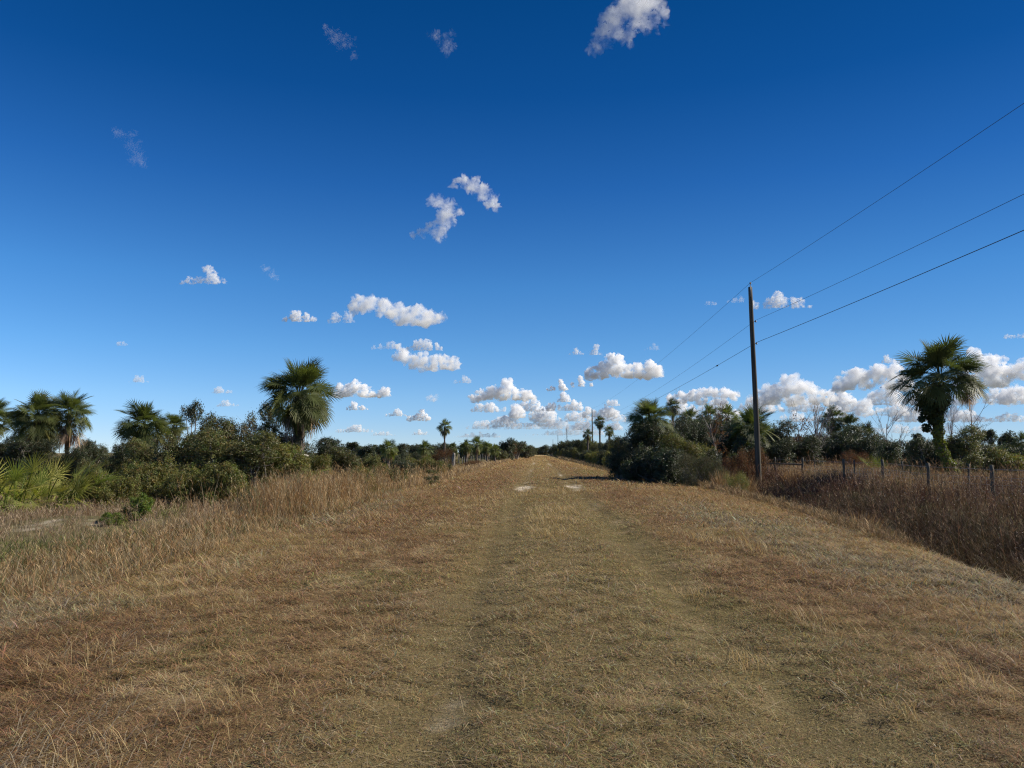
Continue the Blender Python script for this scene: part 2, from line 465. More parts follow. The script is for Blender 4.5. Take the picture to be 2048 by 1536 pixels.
def mown():
    mb = MB()
    bands = [(1.9, 5.2, 330000, 0.050, 0.0026), (5.2, 9, 300000, 0.058, 0.0035), (9, 17, 260000, 0.068, 0.0058),
             (17, 34, 190000, 0.09, 0.011), (34, 75, 110000, 0.11, 0.024), (75, 160, 45000, 0.15, 0.06), (160, 420, 26000, 0.2, 0.13)]
    for y0, y1, n, L0, W0 in bands:
        x, y = scatter(n, y0, y1, -6.4, lambda yy: edge_right(yy) + 0.35)
        s = sand_mask(x, y); k = RNG.random(len(x)) > s * 0.9
        x, y = x[k], y[k]
        C, kind = pick_colour(x, y)
        long_ = 0.75 + 0.5 * (kind == 2) + 0.75 * (kind == 4) + 0.45 * (kind == 3) + 0.15 * (kind == 1)
        side = 1 + 0.7 * smooth(-2.0, -4.2, x) + 0.7 * smooth(3.0, 4.5, x)
        tuft = (0.2 + 0.9 * fbm2(x * 2.5 + 4, y * 2.5) + 0.9 * smooth(0.45, 0.7, fbm2(x * 6 + 24, y * 6 + 5, 2))) * (1 - 0.4 * np.exp(-((x + 0.7) / 0.4) ** 4) - 0.4 * np.exp(-((x - 1.65) / 0.4) ** 4))
        L = L0 * long_ * side * tuft * (0.5 + 0.9 * RNG.random(len(x)))
        W = W0 * (0.6 + 0.8 * RNG.random(len(x))) * (1 + 0.5 * (kind == 3)) * np.where(RNG.random(len(x)) < 0.04, 1.8, 1)
        az = RNG.random(len(x)) * 2 * math.pi + 1.6 * fbm2(x * 1.5, y * 1.5)
        lean = np.radians(48 + 46 * RNG.random(len(x)) ** 0.8)
        P = np.stack([x, y, ground_z(x, y) - 0.004 + 0.022 * RNG.random(len(x)) * (0.4 + tuft)], -1)
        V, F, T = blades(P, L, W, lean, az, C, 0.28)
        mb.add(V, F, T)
    # loose straw lying on top
    x, y = scatter(9000, 2.6, 26, -6, lambda yy: edge_right(yy), 0.9)
    k = fbm2(x * 1.3 + 60, y * 0.9) > 0.50
    x, y = x[k], y[k]; n_ = len(x)
    C = np.array([0.56, 0.44, 0.25]) * (0.55 + 0.6 * RNG.random((n_, 1)))
    P = np.stack([x, y, ground_z(x, y) + 0.01 + 0.025 * RNG.random(n_)], -1)
    V, F, T = blades(P, 0.10 + 0.22 * RNG.random(n_) ** 2, 0.003 + 0.0003 * y, np.radians(70 + 22 * RNG.random(n_)), RNG.random(n_) * 6.28, C, 0.08)
    mb.add(V, F, T)
    # standing straw tufts left by the mower between the tracks
    for cx, cy, r, q in [(0.35, 18.5, 0.7, 700), (0.5, 21.5, 0.6, 500), (0.3, 15.5, 0.5, 300), (3.1, 14.5, 0.4, 260), (3.6, 13.2, 0.4, 240), (2.2, 33, 0.8, 300),
                         (0.6, 32, 0.9, 500), (-2.0, 26, 1.2, 300), (-4.3, 20, 0.8, 300), (-1.2, 30, 1.2, 500), (1.8, 9.2, .25, 120), (1.6, 6.2, .15, 90), (-3.6, 6.0, 0.35, 160),
                         (-4.6, 9.0, 0.5, 160), (-2.9, 12.5, 0.4, 120), (2.2, 4.9, .1, 40), (3.0, 5.6, .2, 90), (2.6, 7.4, .3, 120), (-1.9, 4.9, .25, 120), (-2.4, 3.9, .25, 160)]:
        x = cx + r * RNG.standard_normal(q) * 0.55; y = cy + r * RNG.standard_normal(q) * 1.1
        C = np.array([0.56, 0.42, 0.21]) * (0.55 + 0.6 * RNG.random((q, 1)))
        P = np.stack([x, y, ground_z(x, y)], -1)
        V, F, T = blades(P, 0.10 + 0.16 * RNG.random(q), 0.002 + 0.00035 * y, np.radians(15 + 55 * RNG.random(q)), RNG.random(q) * 6.28, C, 0.35)
        mb.add(V, F, T)
    # long bleached blades matted in the near left corner and along the right verge
    for cx, cy, r, q in [(-2.75, 3.9, 0.5, 900), (-2.2, 3.4, 0.35, 500), (-3.6, 6.6, 0.5, 300), (4.9, 8.2, 1.2, 900), (4.3, 6.0, 0.7, 500), (5.2, 11, 1.2, 700), (4.9, 17, 1.6, 900), (-4.9, 19, 1.8, 900), (-4.6, 12, 1.2, 500)]:
        x = cx + r * RNG.standard_normal(q) * 0.7; y = cy + r * RNG.standard_normal(q) * 1.2
        C = np.array([0.34, 0.28, 0.19]) * np.exp(0.4 * RNG.standard_normal((q, 1)))
        P = np.stack([x, y, ground_z(x, y) + 0.01], -1)
        V, F, T = blades(P, 0.07 + 0.15 * RNG.random(q), 0.0032 + 0.0004 * y, np.radians(40 + 50 * RNG.random(q)), 0.6 + RNG.standard_normal(q) * 0.9, C * np.minimum(1, 0.5 / C.max(-1, keepdims=True)), 0.3)
        mb.add(V, F, T)
    return mb.mesh('mown_grass', M['grass'])

o = link('mown_grass', mown())
tag(o, 'dry mown grass in tan, olive and red brown covering the track', 'grass', kind='stuff')

def stand(mb, x, y, hmin, hmax, w, palette, pw, lean_max=22, curl=0.12, head=0.0, segs=3):
    n_ = len(x); w = np.broadcast_to(np.asarray(w, float), (n_,))
    k = RNG.choice(len(palette), n_, p=np.array(pw) / sum(pw))
    C = np.asarray(palette)[k] * (0.65 + 0.7 * RNG.random((n_, 1)))
    L = hmin + (hmax - hmin) * RNG.random(n_)
    L = L * (0.7 + 0.6 * fbm2(x * 0.9 + 13, y * 0.9 + 7))
    az = RNG.random(n_) * 6.283
    lean = np.radians(lean_max * np.abs(RNG.standard_normal(n_)) * 0.6)
    P = np.stack([x, y, ground_z(x, y) - 0.02], -1)
    V, F, T = blades(P, L, w * (0.6 + 0.8 * RNG.random(n_)), lean, az, C, curl, segs, face=RNG.random(n_) * 6.283)
    mb.add(V, F, T)
    if head > 0:                                                    # seed heads and fine side twigs up the stem
        sel = np.where(RNG.random(n_) < head)[0]
        for rep in range(4):
            t = 0.45 + 0.55 * RNG.random(len(sel))
            hd = np.stack([np.cos(az[sel]), np.sin(az[sel])], -1)
            q = P[sel].copy()
            q[:, 2] += L[sel] * t * np.cos(lean[sel] + curl * 0.8)
            q[:, :2] += hd * (L[sel] * t * np.sin(lean[sel] + curl * 0.8))[:, None]
            m_ = len(sel)
            V, F, T = blades(q, (0.06 + 0.10 * RNG.random(m_)) * (0.6 + 0.4 * w[sel] / 0.006), w[sel] * 1.4,
                             np.radians(15 + 45 * RNG.random(m_)), RNG.random(m_) * 6.283, C[sel] * 1.15, 0.3, 2, face=RNG.random(m_) * 6.283)
            mb.add(V, F, T)

# left: golden broomsedge along the foot of the bank
GOLD = [(0.36, 0.225, 0.10), (0.46, 0.33, 0.18), (0.26, 0.145, 0.07), (0.31, 0.25, 0.16), (0.13, 0.14, 0.05)]
def broom():
    mb = MB()
    x, y = scatter(90000, 15, 60, -12.0, -5.7, 1.1)
    clump = fbm2(x * 0.9 + 3, y * 0.55 + 9)
    d = np.exp(-((x + 8.0) / 1.5) ** 2) * smooth(17.5, 22, y) * (1 - smooth(29, 42, y)) * smooth(0.46, 0.60, clump) * smooth(-0.40, -0.33, x / y) * (1 - 0.85 * smooth(-0.27, -0.21, x / y)) + 0.02 * smooth(-0.5, -0.36, x / y)
    k = RNG.random(len(x)) < np.clip(d, 0, 1)
    x, y = x[k], y[k]
    stand(mb, x, y, 0.5, 1.45, 0.004 + 0.0002 * y, GOLD, (4, 2.5, 3, 2, 1.2), 24, 0.14, 0.6)
    x, y = scatter(30000, 9, 30, -9.5, -5.6, 1.0)
    k = RNG.random(len(x)) < smooth(0.34, 0.6, fbm2(x * 0.6 + 2, y * 0.5 + 2))
    x, y = x[k], y[k]
    stand(mb, x, y, 0.15, 0.45, 0.0035 + 0.00025 * y, GOLD, (3, 3, 3, 3, 2.5), 38, 0.28, 0.2)
    x, y = scatter(26000, 40, 180, -10.8, -5.8, 1.2)
    stand(mb, x, y, 0.15, 0.42, 0.006 + 0.00035 * y, [(0.46, 0.34, 0.18), (0.36, 0.25, 0.14), (0.24, 0.17, 0.12)], (4, 3, 2), 25, 0.15, 0.1)
    return mb.mesh('tall_golden_grass', M['grass'])
o = link('tall_golden_grass', broom())
tag(o, 'tall golden dry grass along the foot of the left bank', 'tall grass', kind='stuff')

# left field: grey brown dead weeds with green forbs
def left_field():
    mb = MB()
    x, y = scatter(70000, 12, 46, -40, -8.2, 1.0)
    k = RNG.random(len(x)) > sand_mask(x, y)
    x, y = x[k], y[k]
    g = fbm2(x * 0.25 + 70, y * 0.25 + 20) > 0.64
    g |= ((x + 9.2) / 1.4) ** 2 + ((y - 14.5) / 2.2) ** 2 < 1
    w = 0.004 + 0.00022 * y
    PALB = [(0.30, 0.22, 0.15), (0.38, 0.29, 0.19), (0.20, 0.12, 0.07), (0.26, 0.17, 0.09)]
    stand(mb, x[~g], y[~g], 0.15, 0.52, w[~g], PALB, (3, 3, 2, 2), 30, 0.2, 0.35)
    stand(mb, x[g], y[g], 0.12, 0.5, w[g] * 1.3, [(0.10, 0.12, 0.03), (0.17, 0.17, 0.05), (0.30, 0.22, 0.12)], (3, 2, 2), 35, 0.3, 0.3)
    x, y = scatter(60000, 46, 170, -110, -10.5, 1.1)
    g = fbm2(x * 0.12 + 5, y * 0.06 + 20) > 0.44
    w = 0.005 + 0.00035 * y
    stand(mb, x[~g], y[~g], 0.25, 0.6, w[~g], [(0.48, 0.35, 0.18), (0.34, 0.24, 0.13), (0.2, 0.14, 0.09)], (4, 3, 1), 25, 0.15, 0.1)
    stand(mb, x[g], y[g], 0.3, 0.8, w[g] * 1.2, [(0.10, 0.11, 0.04), (0.15, 0.14, 0.06), (0.28, 0.21, 0.12)], (3, 2, 1), 30, 0.2, 0.2)
    return mb.mesh('field_weeds', M['grass'])
o = link('field_weeds', left_field())
tag(o, 'grey brown dead weeds and green forbs in the left field', 'weeds', kind='stuff')

# right: red brown weeds on the far side of the ditch
RED = [(0.115, 0.058, 0.044), (0.15, 0.088, 0.060), (0.22, 0.145, 0.085), (0.080, 0.048, 0.042), (0.055, 0.058, 0.024)]  # weed tones darkened to carry the shade on the bank's near side
def right_weeds():
    mb = MB()
    x, y = scatter(130000, 6, 62, lambda yy: edge_right(yy) + 0.5, 32, 1.15)
    er = edge_right(y)
    k = RNG.random(len(x)) < np.where(y < 20, 0.02, 0.25) + 0.98 * smooth(er + 1.7, er + 2.7, x)
    x, y = x[k], y[k]; er = er[k]
    w = 0.0045 + 0.0002 * y
    tall = x > er + 1.6
    far = (x > 13.5) & (fbm2(x * 0.3, y * 0.2) > 0.45)
    a = tall & ~far
    pn = fbm2(x * 0.45 + 31, y * 0.45 + 12)
    for sel, pw, h1 in ((a & (pn < 0.44), (5, 2, 0.8, 3, 0.6), 0.95), (a & (pn >= 0.44) & (pn < 0.56), (2, 3, 3, 2, 1.2), 1.1), (a & (pn >= 0.56), (1, 2, 4, 1, 3), 0.85)):
        stand(mb, x[sel], y[sel], 0.3, h1, w[sel], RED, pw, 28, 0.18, 0.75)
    q = RNG.random(len(x)) < 0.035                                # taller straw stalks standing clear
    stand(mb, x[q & tall], y[q & tall], 0.9, 1.5, w[q & tall] * 1.1, [(0.36, 0.24, 0.13), (0.28, 0.16, 0.10)], (1, 1), 16, 0.1, 0.8)
    q = np.where(tall & (RNG.random(len(x)) < 0.16))[0]           # pale seed tufts
    m_ = len(q); P_ = np.stack([x[q], y[q], ground_z(x[q], y[q]) + 0.35 + 0.45 * RNG.random(m_)], -1)
    V, F, T = blades(P_, np.full(m_, 0.035), 0.014 + 0.0007 * y[q], RNG.random(m_), RNG.random(m_) * 6.28, np.array([0.50, 0.42, 0.33]) * (0.5 + 0.7 * RNG.random((m_, 1))), 0.2, 2, face=RNG.random(m_) * 6.28)
    mb.add(V, F, T)
    stand(mb, x[far], y[far], 0.4, 1.0, w[far], GOLD, (3, 3, 2, 3, 1), 20, 0.12, 0.5)
    stand(mb, x[~tall], y[~tall], 0.25, 0.6, w[~tall], RED + [(0.36, 0.26, 0.15)], (3, 3, 3, 2, 1, 3), 40, 0.35, 0.3)
    # dense front of the far bank, arching over the ditch, shade put into its colours
    y = 6 + 24 * RNG.random(26000) ** 1.3; x = edge_right(y) + 2.0 + 1.7 * RNG.random(26000)
    pn = fbm2(x * 0.8 + 3, y * 0.6 + 44); k = (RNG.random(26000) < 0.35 + 1.3 * smooth(0.38, 0.6, pn))
    x, y, pn = x[k], y[k], pn[k]
    for sel, pl in ((pn < 0.5, [(0.07, 0.042, 0.032), (0.095, 0.06, 0.042), (0.14, 0.095, 0.06), (0.04, 0.038, 0.02)]), (pn >= 0.5, [(0.13, 0.09, 0.052), (0.20, 0.14, 0.08), (0.08, 0.055, 0.034), (0.06, 0.058, 0.026)])):
        stand(mb, x[sel], y[sel], 0.35, 1.15, np.full(sel.sum(), 0.007), pl, (3, 3, 2, 3), 34, 0.32, 0.6, segs=4)
    x, y = scatter(16000, 15, 50, lambda yy: edge_right(yy) - 0.3, lambda yy: edge_right(yy) + 0.9, 1.1)
    stand(mb, x, y, 0.15, 0.42, 0.004 + 0.0003 * y, [(0.38, 0.27, 0.14), (0.26, 0.17, 0.10), (0.2, 0.16, 0.08)], (3, 3, 2), 45, 0.3, 0.25)
    x, y = scatter(20000, 60, 230, lambda yy: edge_right(yy) - 0.1, lambda yy: edge_right(yy) + 2.6, 1.2)
    stand(mb, x, y, 0.2, 0.55, 0.006 + 0.0004 * y, [(0.2, 0.15, 0.09), (0.13, 0.11, 0.06), (0.3, 0.22, 0.13)], (3, 3, 2), 30, 0.2, 0.1)
    return mb.mesh('ditch_weeds', M['weed'])
o = link('ditch_weeds', right_weeds())
tag(o, 'reddish brown dead weeds growing along the ditch on the right', 'weeds', kind='stuff')

# ------------------------------------------------------------------ palms
def frond(mb, rng, org, az, el, pet, fan, nl=34, spread=112, droop=0.55, tint=(1, 1, 1), width=1.0, fold=0.25, pt=(0.8, 0.9, 0.6), arch=0.0, roll=0.0):
    """one fan leaf: petiole, then leaflets fused near the hastula and drooping at their tips"""
    h = np.array([math.cos(az), math.sin(az), 0.0]); up = np.array([0, 0, 1.0])
    P = [np.asarray(org, float)]; e = el
    for k in range(3):
        d = h * math.cos(e) + up * math.sin(e)
        P.append(P[-1] + d * pet / 3); e -= 0.10 + 0.08 * max(0, math.cos(el))
    side = np.cross(h, up)
    nrm = np.cross(side, d); nrm /= np.linalg.norm(nrm)
    r = 0.016
    for a, b in zip(P[:-1], P[1:]):
        mb.add([a - side * r, a + side * r, b + side * r * 0.8, b - side * r * 0.8, a - nrm * r, b - nrm * r * 0.8],
               [[0, 1, 2], [0, 2, 3], [0, 4, 5], [0, 5, 3], [1, 4, 5], [1, 5, 2]], np.array(tint) * np.array(pt))
    hub = P[-1]
    e -= arch                                                     # the blade arches over beyond the stalk
    d = h * math.cos(e) + up * math.sin(e)
    nrm = np.cross(side, d)
    cr_, sr_ = math.cos(roll), math.sin(roll)
    side, nrm = side * cr_ + nrm * sr_, nrm * cr_ - side * sr_
    ang = np.radians(np.linspace(-spread, spread, nl)) + rng.normal(0, 0.02, nl)
    ca, sa = np.cos(ang), np.sin(ang)
    dirs = d[None] * ca[:, None] + side[None] * sa[:, None] + nrm[None] * (fold * np.abs(sa))[:, None]
    dirs /= np.linalg.norm(dirs, axis=1)[:, None]
    start = hub[None] + d[None] * (0.28 * fan * np.clip(ca, 0, 1) ** 2)[:, None] * 0.7
    ln = fan * (0.72 + 0.28 * np.clip(ca, -0.4, 1)) * rng.uniform(0.9, 1.08, nl)
    tang = -d[None] * sa[:, None] + side[None] * ca[:, None]
    dth = math.radians(2 * spread / nl)
    p0 = start
    st = ln / 3
    g = np.array([0, 0, -1.0])
    p1 = p0 + dirs * st[:, None]
    d2 = dirs + g * droop * 0.35 * rng.uniform(0.5, 1.4, nl)[:, None]; d2 /= np.linalg.norm(d2, axis=1)[:, None]
    p2 = p1 + d2 * st[:, None]
    d3 = d2 + g * droop * rng.uniform(0.4, 1.5, nl)[:, None]; d3 /= np.linalg.norm(d3, axis=1)[:, None]
    p3 = p2 + d3 * st[:, None]
    w1 = (ln / 3 * dth * 0.56 * width)[:, None]; w2 = w1 * 1.05
    rdg = nrm[None] * (w1 * 0.5)
    V = np.stack([p0 - tang * 0.004, p0 + tang * 0.004, p1 - tang * w1, p1 + tang * w1, p1 + rdg,
                  p2 - tang * w2 * 0.75, p2 + tang * w2 * 0.75, p2 + rdg, p3], 1)
    f = np.array([[0, 4, 2], [0, 1, 4], [1, 3, 4], [2, 4, 7], [2, 7, 5], [4, 3, 6], [4, 6, 7], [5, 7, 8], [7, 6, 8]])
    F = (np.arange(nl)[:, None, None] * 9 + f[None]).reshape(-1, 3)
    T = np.ones((nl, 9, 3)) * np.asarray(tint) * rng.uniform(0.85, 1.15, (nl, 1, 1))
    T[:, 8] *= np.array([1.5, 1.25, 1.0]); T[:, 5:8] *= 1.05
    mb.add(V.reshape(-1, 3), F, T.reshape(-1, 3))

def crown_mesh(seed, nf=34, R=2.0, low=-35, name='palm_crown', stiff=1.0, nl=32):
    """crown of fan leaves around the origin, about R metres in radius"""
    rng = np.random.default_rng(seed); mb = MB()
    for i in range(nf):
        t = (i + 0.5) / nf
        el = math.radians(low + (86 - low) * t ** 1.0 + rng.normal(0, 19))
        az = i * 2.399963 + rng.normal(0, 0.25)
        k = rng.uniform(0.84, 1.08)
        age = 1 - t
        tint = np.array([1.0 + 0.55 * max(0, age - 0.55) * rng.uniform(0.3, 2), 1.0 + 0.2 * max(0, age - 0.55), 1.0 - 0.2 * age]) * rng.uniform(0.8, 1.2)
        pet = R * rng.uniform(0.34, 0.62) * k * (1 - 0.25 * smooth(0.75, 1.0, t))
        frond(mb, rng, (0.06 * math.cos(az), 0.06 * math.sin(az), 0.25 * t - 0.1), az, el, pet, R * 0.43 * k, nl, rng.uniform(115, 145),
              (0.18 + 0.20 * age) / stiff, tint, arch=rng.uniform(0.0, 0.55) * max(0.25, math.cos(el)), roll=rng.normal(0, 0.55), fold=0.12)
    return mb.mesh(name)

def skirt_mesh(seed, nf=12, R=1.3, name='palm_skirt'):
    rng = np.random.default_rng(seed); mb = MB()
    for i in range(nf):
        az = i * 2.4 + rng.normal(0, 0.4)
        el = math.radians(rng.uniform(-82, -45))
        v = rng.uniform(0.6, 1.25)
        frond(mb, rng, (0.1 * math.cos(az), 0.1 * math.sin(az), rng.uniform(-0.5, 0.0)), az, el, R * rng.uniform(0.35, 0.6), R * rng.uniform(0.5, 0.8),
              22, 80, 1.6, np.array([1, rng.uniform(0.85, 1.0), rng.uniform(0.75, 1.0)]) * v, 0.75, 0.8, (1, 0.9, 0.8))
    return mb.mesh(name)

CROWNS = [crown_mesh(11, 92, 2.0, -44), crown_mesh(12, 84, 2.0, -36), crown_mesh(13, 76, 2.0, -30), crown_mesh(14, 104, 2.0, -50)]
FARCROWNS = [crown_mesh(21 + k, 54, 2.0, -46, 'far_palm_crown', 1.0, 18) for k in range(3)]
SKIRTS = [skirt_mesh(31), skirt_mesh(32, 16), skirt_mesh(33, 9)]
for c in CROWNS + FARCROWNS: c.materials.append(M['palm'])
for s in SKIRTS: s.materials.append(M['dead'])

def trunk_mesh(path, r0, r1, boots=0.4, seed=0, sides=12):
    """tapered ringed trunk, with criss-cross leaf boots over its top share"""
    rng = np.random.default_rng(seed); mb = MB()
    path = np.asarray(path, float); m = 26
    t = np.linspace(0, 1, m); src = np.linspace(0, 1, len(path))
    P = np.stack([np.interp(t, src, path[:, k]) for k in range(3)], -1)
    for _ in range(2):
        P[1:-1] = 0.25 * P[:-2] + 0.5 * P[1:-1] + 0.25 * P[2:]
    R = r0 + (r1 - r0) * t + 0.012 * rng.standard_normal(m) * (r0 / 0.18); R[0] *= 1.25
    mb.tube(P, R, sides)
    ln = np.linalg.norm(P[-1] - P[0])
    nb = int(ln * boots / 0.11) * 3
    for i in range(nb):
        tt = 1 - boots * (i + 0.5) / max(nb, 1)
        c = np.array([np.interp(tt, t, P[:, k]) for k in range(3)]); rr = np.interp(tt, t, R)
        a = i * 2.399; h = np.array([math.cos(a), math.sin(a), 0])
        s_ = np.array([-math.sin(a), math.cos(a), 0]); L_ = rng.uniform(0.14, 0.26); w_ = rng.uniform(0.03, 0.05)
        b0 = c + h * rr * 0.8; b1 = c + h * (rr + 0.09) + np.array([0, 0, L_])
        mb.add([b0 - s_ * w_ * 1.5, b0 + s_ * w_ * 1.5, b1 + s_ * w_ * 0.6, b1 - s_ * w_ * 0.6, b0 + h * 0.05, b1 + h * 0.03],
               [[0, 1, 2], [0, 2, 3], [0, 4, 5], [0, 5, 3], [1, 2, 5], [1, 5, 4], [2, 3, 5]], np.array([1, 1, 1]) * rng.uniform(0.8, 1.3))
    return mb.mesh('palm_trunk', M['trunk'], False)

def palm(u, vtop, Y, R, label, skirt=None, crown=None, rz=0.0, mat=None, boots=0.4, r=0.17, group=None, bend=(0, 0), sk_scale=1.0):
    x = at(u, 900, Y)[0]; zt = at(u, vtop, Y)[2]
    z0 = gz(x, Y)
    root = empty('cabbage_palm', (x, Y, z0))
    far = Y > 70
    me = (FARCROWNS[crown % 3] if far else CROWNS[crown % 4])
    H = zt - z0 - R * 0.88
    top = np.array([bend[0], bend[1], H])
    path = [(0, 0, -0.15), (bend[0] * 0.25, bend[1] * 0.25, H * 0.35), (bend[0] * 0.75, bend[1] * 0.75, H * 0.75), tuple(top)]
    link('trunk', trunk_mesh(path, r, r * 0.85, boots, int(abs(u)), 8 if far else 14), root)
    c = link('crown', me, root, mat)
    c.location = top; c.scale = (R / 2.0,) * 3; c.rotation_euler = (random.uniform(-.08, .08), random.uniform(-.08, .08), rz)
    if skirt is not None:
        s = link('dead_fronds', SKIRTS[skirt], root)
        s.location = top - np.array([0, 0, 0.1]); s.scale = (R / 1.9 * sk_scale,) * 3; s.rotation_euler = (0, 0, rz * 1.7)
    tag(root, label, 'palm', group)
    return root

palm(-24, 792, 50, 1.8, 'cabbage palm whose crown is cut off by the left edge of the photo', 0, 1, 0.5)
pA = palm(72, 783, 48, 2.05, 'bushy cabbage palm with yellowing lower fronds, left of the palm with a bare trunk', 1, 0, 1.1, r=0.2)
pB = palm(134, 785, 49, 1.75, 'cabbage palm with slim bare trunk and hanging skirt of pale dead fronds', 1, 2, 2.3, boots=0.15, r=0.15, sk_scale=1.2)
pC = palm(288, 803, 45, 1.85, 'squat cabbage palm with rusty dead fronds below its green top', 2, 0, 3.6, r=0.2)
palm(346, 828, 53, 1.1, 'small cabbage palm peeking out behind the squat palm and the scrub', 2, 2, 0.2)
pD = palm(597, 718, 38, 2.2, 'biggest cabbage palm on the left, round crown rising over the scrub', 0, 3, 1.2, boots=0.75, r=0.24, sk_scale=1.0)
palm(777, 879, 90, 1.35, 'squat palm standing alone in the far field on the left', 2, 0, 0.4)
palm(850, 881, 100, 1.3, 'low palm left of the tall slim palm in the far field', 2, 1, 1.2)
palm(889, 838, 130, 1.6, 'tall slim cabbage palm standing alone above the far left treeline', 0, 2, 0.2, boots=0.05, r=0.16)
palm(905, 884, 108, 1.05, 'short palm behind the thick corner post of the left fence', None, 0, 2.2)
palm(932, 879, 118, 1.4, 'palm behind the left fence pickets, left of a taller one', 2, 1, 3.2)
palm(953, 872, 124, 1.65, 'tallest of the palms behind the left fence pickets', 0, 2, 4.2)
palm(974, 882, 130, 1.35, 'palm behind the left fence, right of the tallest one there', 2, 0, 5.2)
palm(990, 888, 122, 1.2, 'lowest palm of the clump behind the left fence', None, 1, 0.9)
G_R = 'three palms beyond the second utility pole'
palm(1200, 831, 150, 1.45, 'tall palm right behind the second utility pole', 2, 2, 0.5, mat=M['palm_dark'])
palm(1176, 858, 152, 1.35, 'dark round palm left of the second utility pole', None, 1, 1.5, mat=M['palm_dark'])
palm(1219, 851, 146, 1.3, 'lower palm right of the tall palm by the second utility pole', None, 0, 2.5)
palm(1300, 796, 50, 1.75, 'cabbage palm rising from the top of the big dark oak thicket', None, 3, 3.3)
palm(1347, 796, 110, 1.5, 'narrow dark palm poking up right of the oak thicket palm', None, 2, 0.3, mat=M['palm_dark'])
palm(1380, 815, 90, 1.75, 'palm with pale dead fronds, left of the rusty leaved sapling', 1, 0, 1.9)
palm(1419, 809, 88, 1.7, 'upright palm just left of the rusty leaved sapling', 0, 1, 0.7)
palm(1457, 808, 86, 1.75, 'round palm just right of the rusty leaved sapling', 2, 2, 2.9)
palm(1502, 815, 55, 2.0, 'wide cabbage palm right behind the nearest utility pole', 1, 1, 5.0, r=0.2)
palm(1668, 812, 80, 1.65, 'tall palm right of the bare grey trees, skirt of dead fronds', 0, 2, 0.1, mat=M['palm_dark'])
palm(1699, 827, 78, 1.65, 'palm between the tall palm and the low wide palm on the right', 1, 0, 1.4, mat=M['palm_dark'])
palm(1736, 845, 74, 1.8, 'low wide palm at the right end of the palm clump', 2, 1, 3.1, mat=M['palm_dark'])
palm(2046, 864, 110, 1.8, 'dark palm cut off by the right edge of the photo', None, 1, 0.6, mat=M['palm_dark'])

# the vine-covered palm on the right: curved trunk, vines round it
def vine_palm():
    Y = 38.0; f = Y / F_PX
    b = at(1912, 950, Y); x0 = b[0]; z0 = gz(x0, Y)
    root = empty('cabbage_palm', (x0, Y, z0))
    def q(u, v, dy=0):
        p_ = at(u, v, Y); return np.array([p_[0] - x0, dy, p_[2] - z0])
    path = [q(1922, 975), q(1905, 940), q(1885, 905), q(1876, 870), q(1876, 830), q(1879, 792), q(1880, 772)]
    link('trunk', trunk_mesh(path, 0.21, 0.17, 0.25, 5, 14), root)
    c = link('crown', CROWNS[1], root, M['palm_dark']); c.location = q(1880, 756); c.scale = (1.22, 1.22, 0.98); c.rotation_euler = (0.05, 0.08, 3.3)
    s = link('dead_fronds', SKIRTS[0], root, M['palm_dark']); s.location = q(1877, 780); s.scale = (0.6, 0.6, 0.8)
    s2 = SKIRTS[2].copy(); s2.materials.clear(); s2.materials.append(M['dead'])
    d = link('dead_fronds', s2, root, None); d.location = q(1932, 762); d.scale = (0.45, 0.45, 0.75)
    rng = np.random.default_rng(3); mb = MB(); path = np.array(path)
    src = np.linspace(0, 1, len(path))
    def leaves(P, n_out, size, tint):
        n_ = len(P); a = rng.normal(0, 1, (n_, 3)); a /= np.linalg.norm(a, axis=1)[:, None]
        bb = np.cross(n_out, a); bb /= np.linalg.norm(bb, axis=1)[:, None] + 1e-6
        cc = np.cross(bb, n_out + 0.5 * a); cc /= np.linalg.norm(cc, axis=1)[:, None] + 1e-6
        L_ = size * rng.uniform(0.6, 1.3, (n_, 1))
        V = np.stack([P - cc * L_, P + bb * L_ * 0.5, P + cc * L_, P - bb * L_ * 0.5], 1).reshape(-1, 3)
        F = (np.arange(n_)[:, None, None] * 4 + np.array([[0, 1, 2], [0, 2, 3]])[None]).reshape(-1, 3)
        T = np.repeat(tint * rng.uniform(0.6, 1.35, (n_, 1)), 4, 0)
        mb.add(V, F, T)
    n_ = 3600
    t = rng.random(n_) ** 1.2 * 0.72
    C = np.stack([np.interp(t, src, path[:, k]) for k in range(3)], -1)
    th = rng.random(n_) * 6.283
    o_ = np.stack([np.cos(th), np.sin(th), 0.15 * rng.standard_normal(n_)], -1)
    leaves(C + o_ * (0.17 + 0.07 * rng.random((n_, 1)) + 0.09 * np.sin(t * 33)[:, None] ** 4), o_, 0.065, np.array([1, 1, 1]))
    me = mb.mesh('trunk_vine', M['vine']); link('vine', me, root)
    mb = MB()
    for (u, v, r_, n_) in [(1860, 820, 0.46, 1300), (1850, 803, 0.32, 600), (1869, 840, 0.32, 700), (1886, 808, 0.30, 500), (1844, 838, 0.18, 200), (1853, 856, 0.22, 240)]:
        o_ = rng.normal(0, 1, (n_, 3)); o_ /= np.linalg.norm(o_, axis=1)[:, None]
        leaves(q(u, v) + o_ * r_ * rng.uniform(0.6, 1.1, (n_, 1)), o_, 0.075, np.array([0.28, 0.36, 0.6]))
    link('vine', mb.mesh('hanging_vine', M['vine']), root)
    tag(root, 'tall leaning cabbage palm on the right, trunk wrapped in yellow green vines', 'palm')
vine_palm()

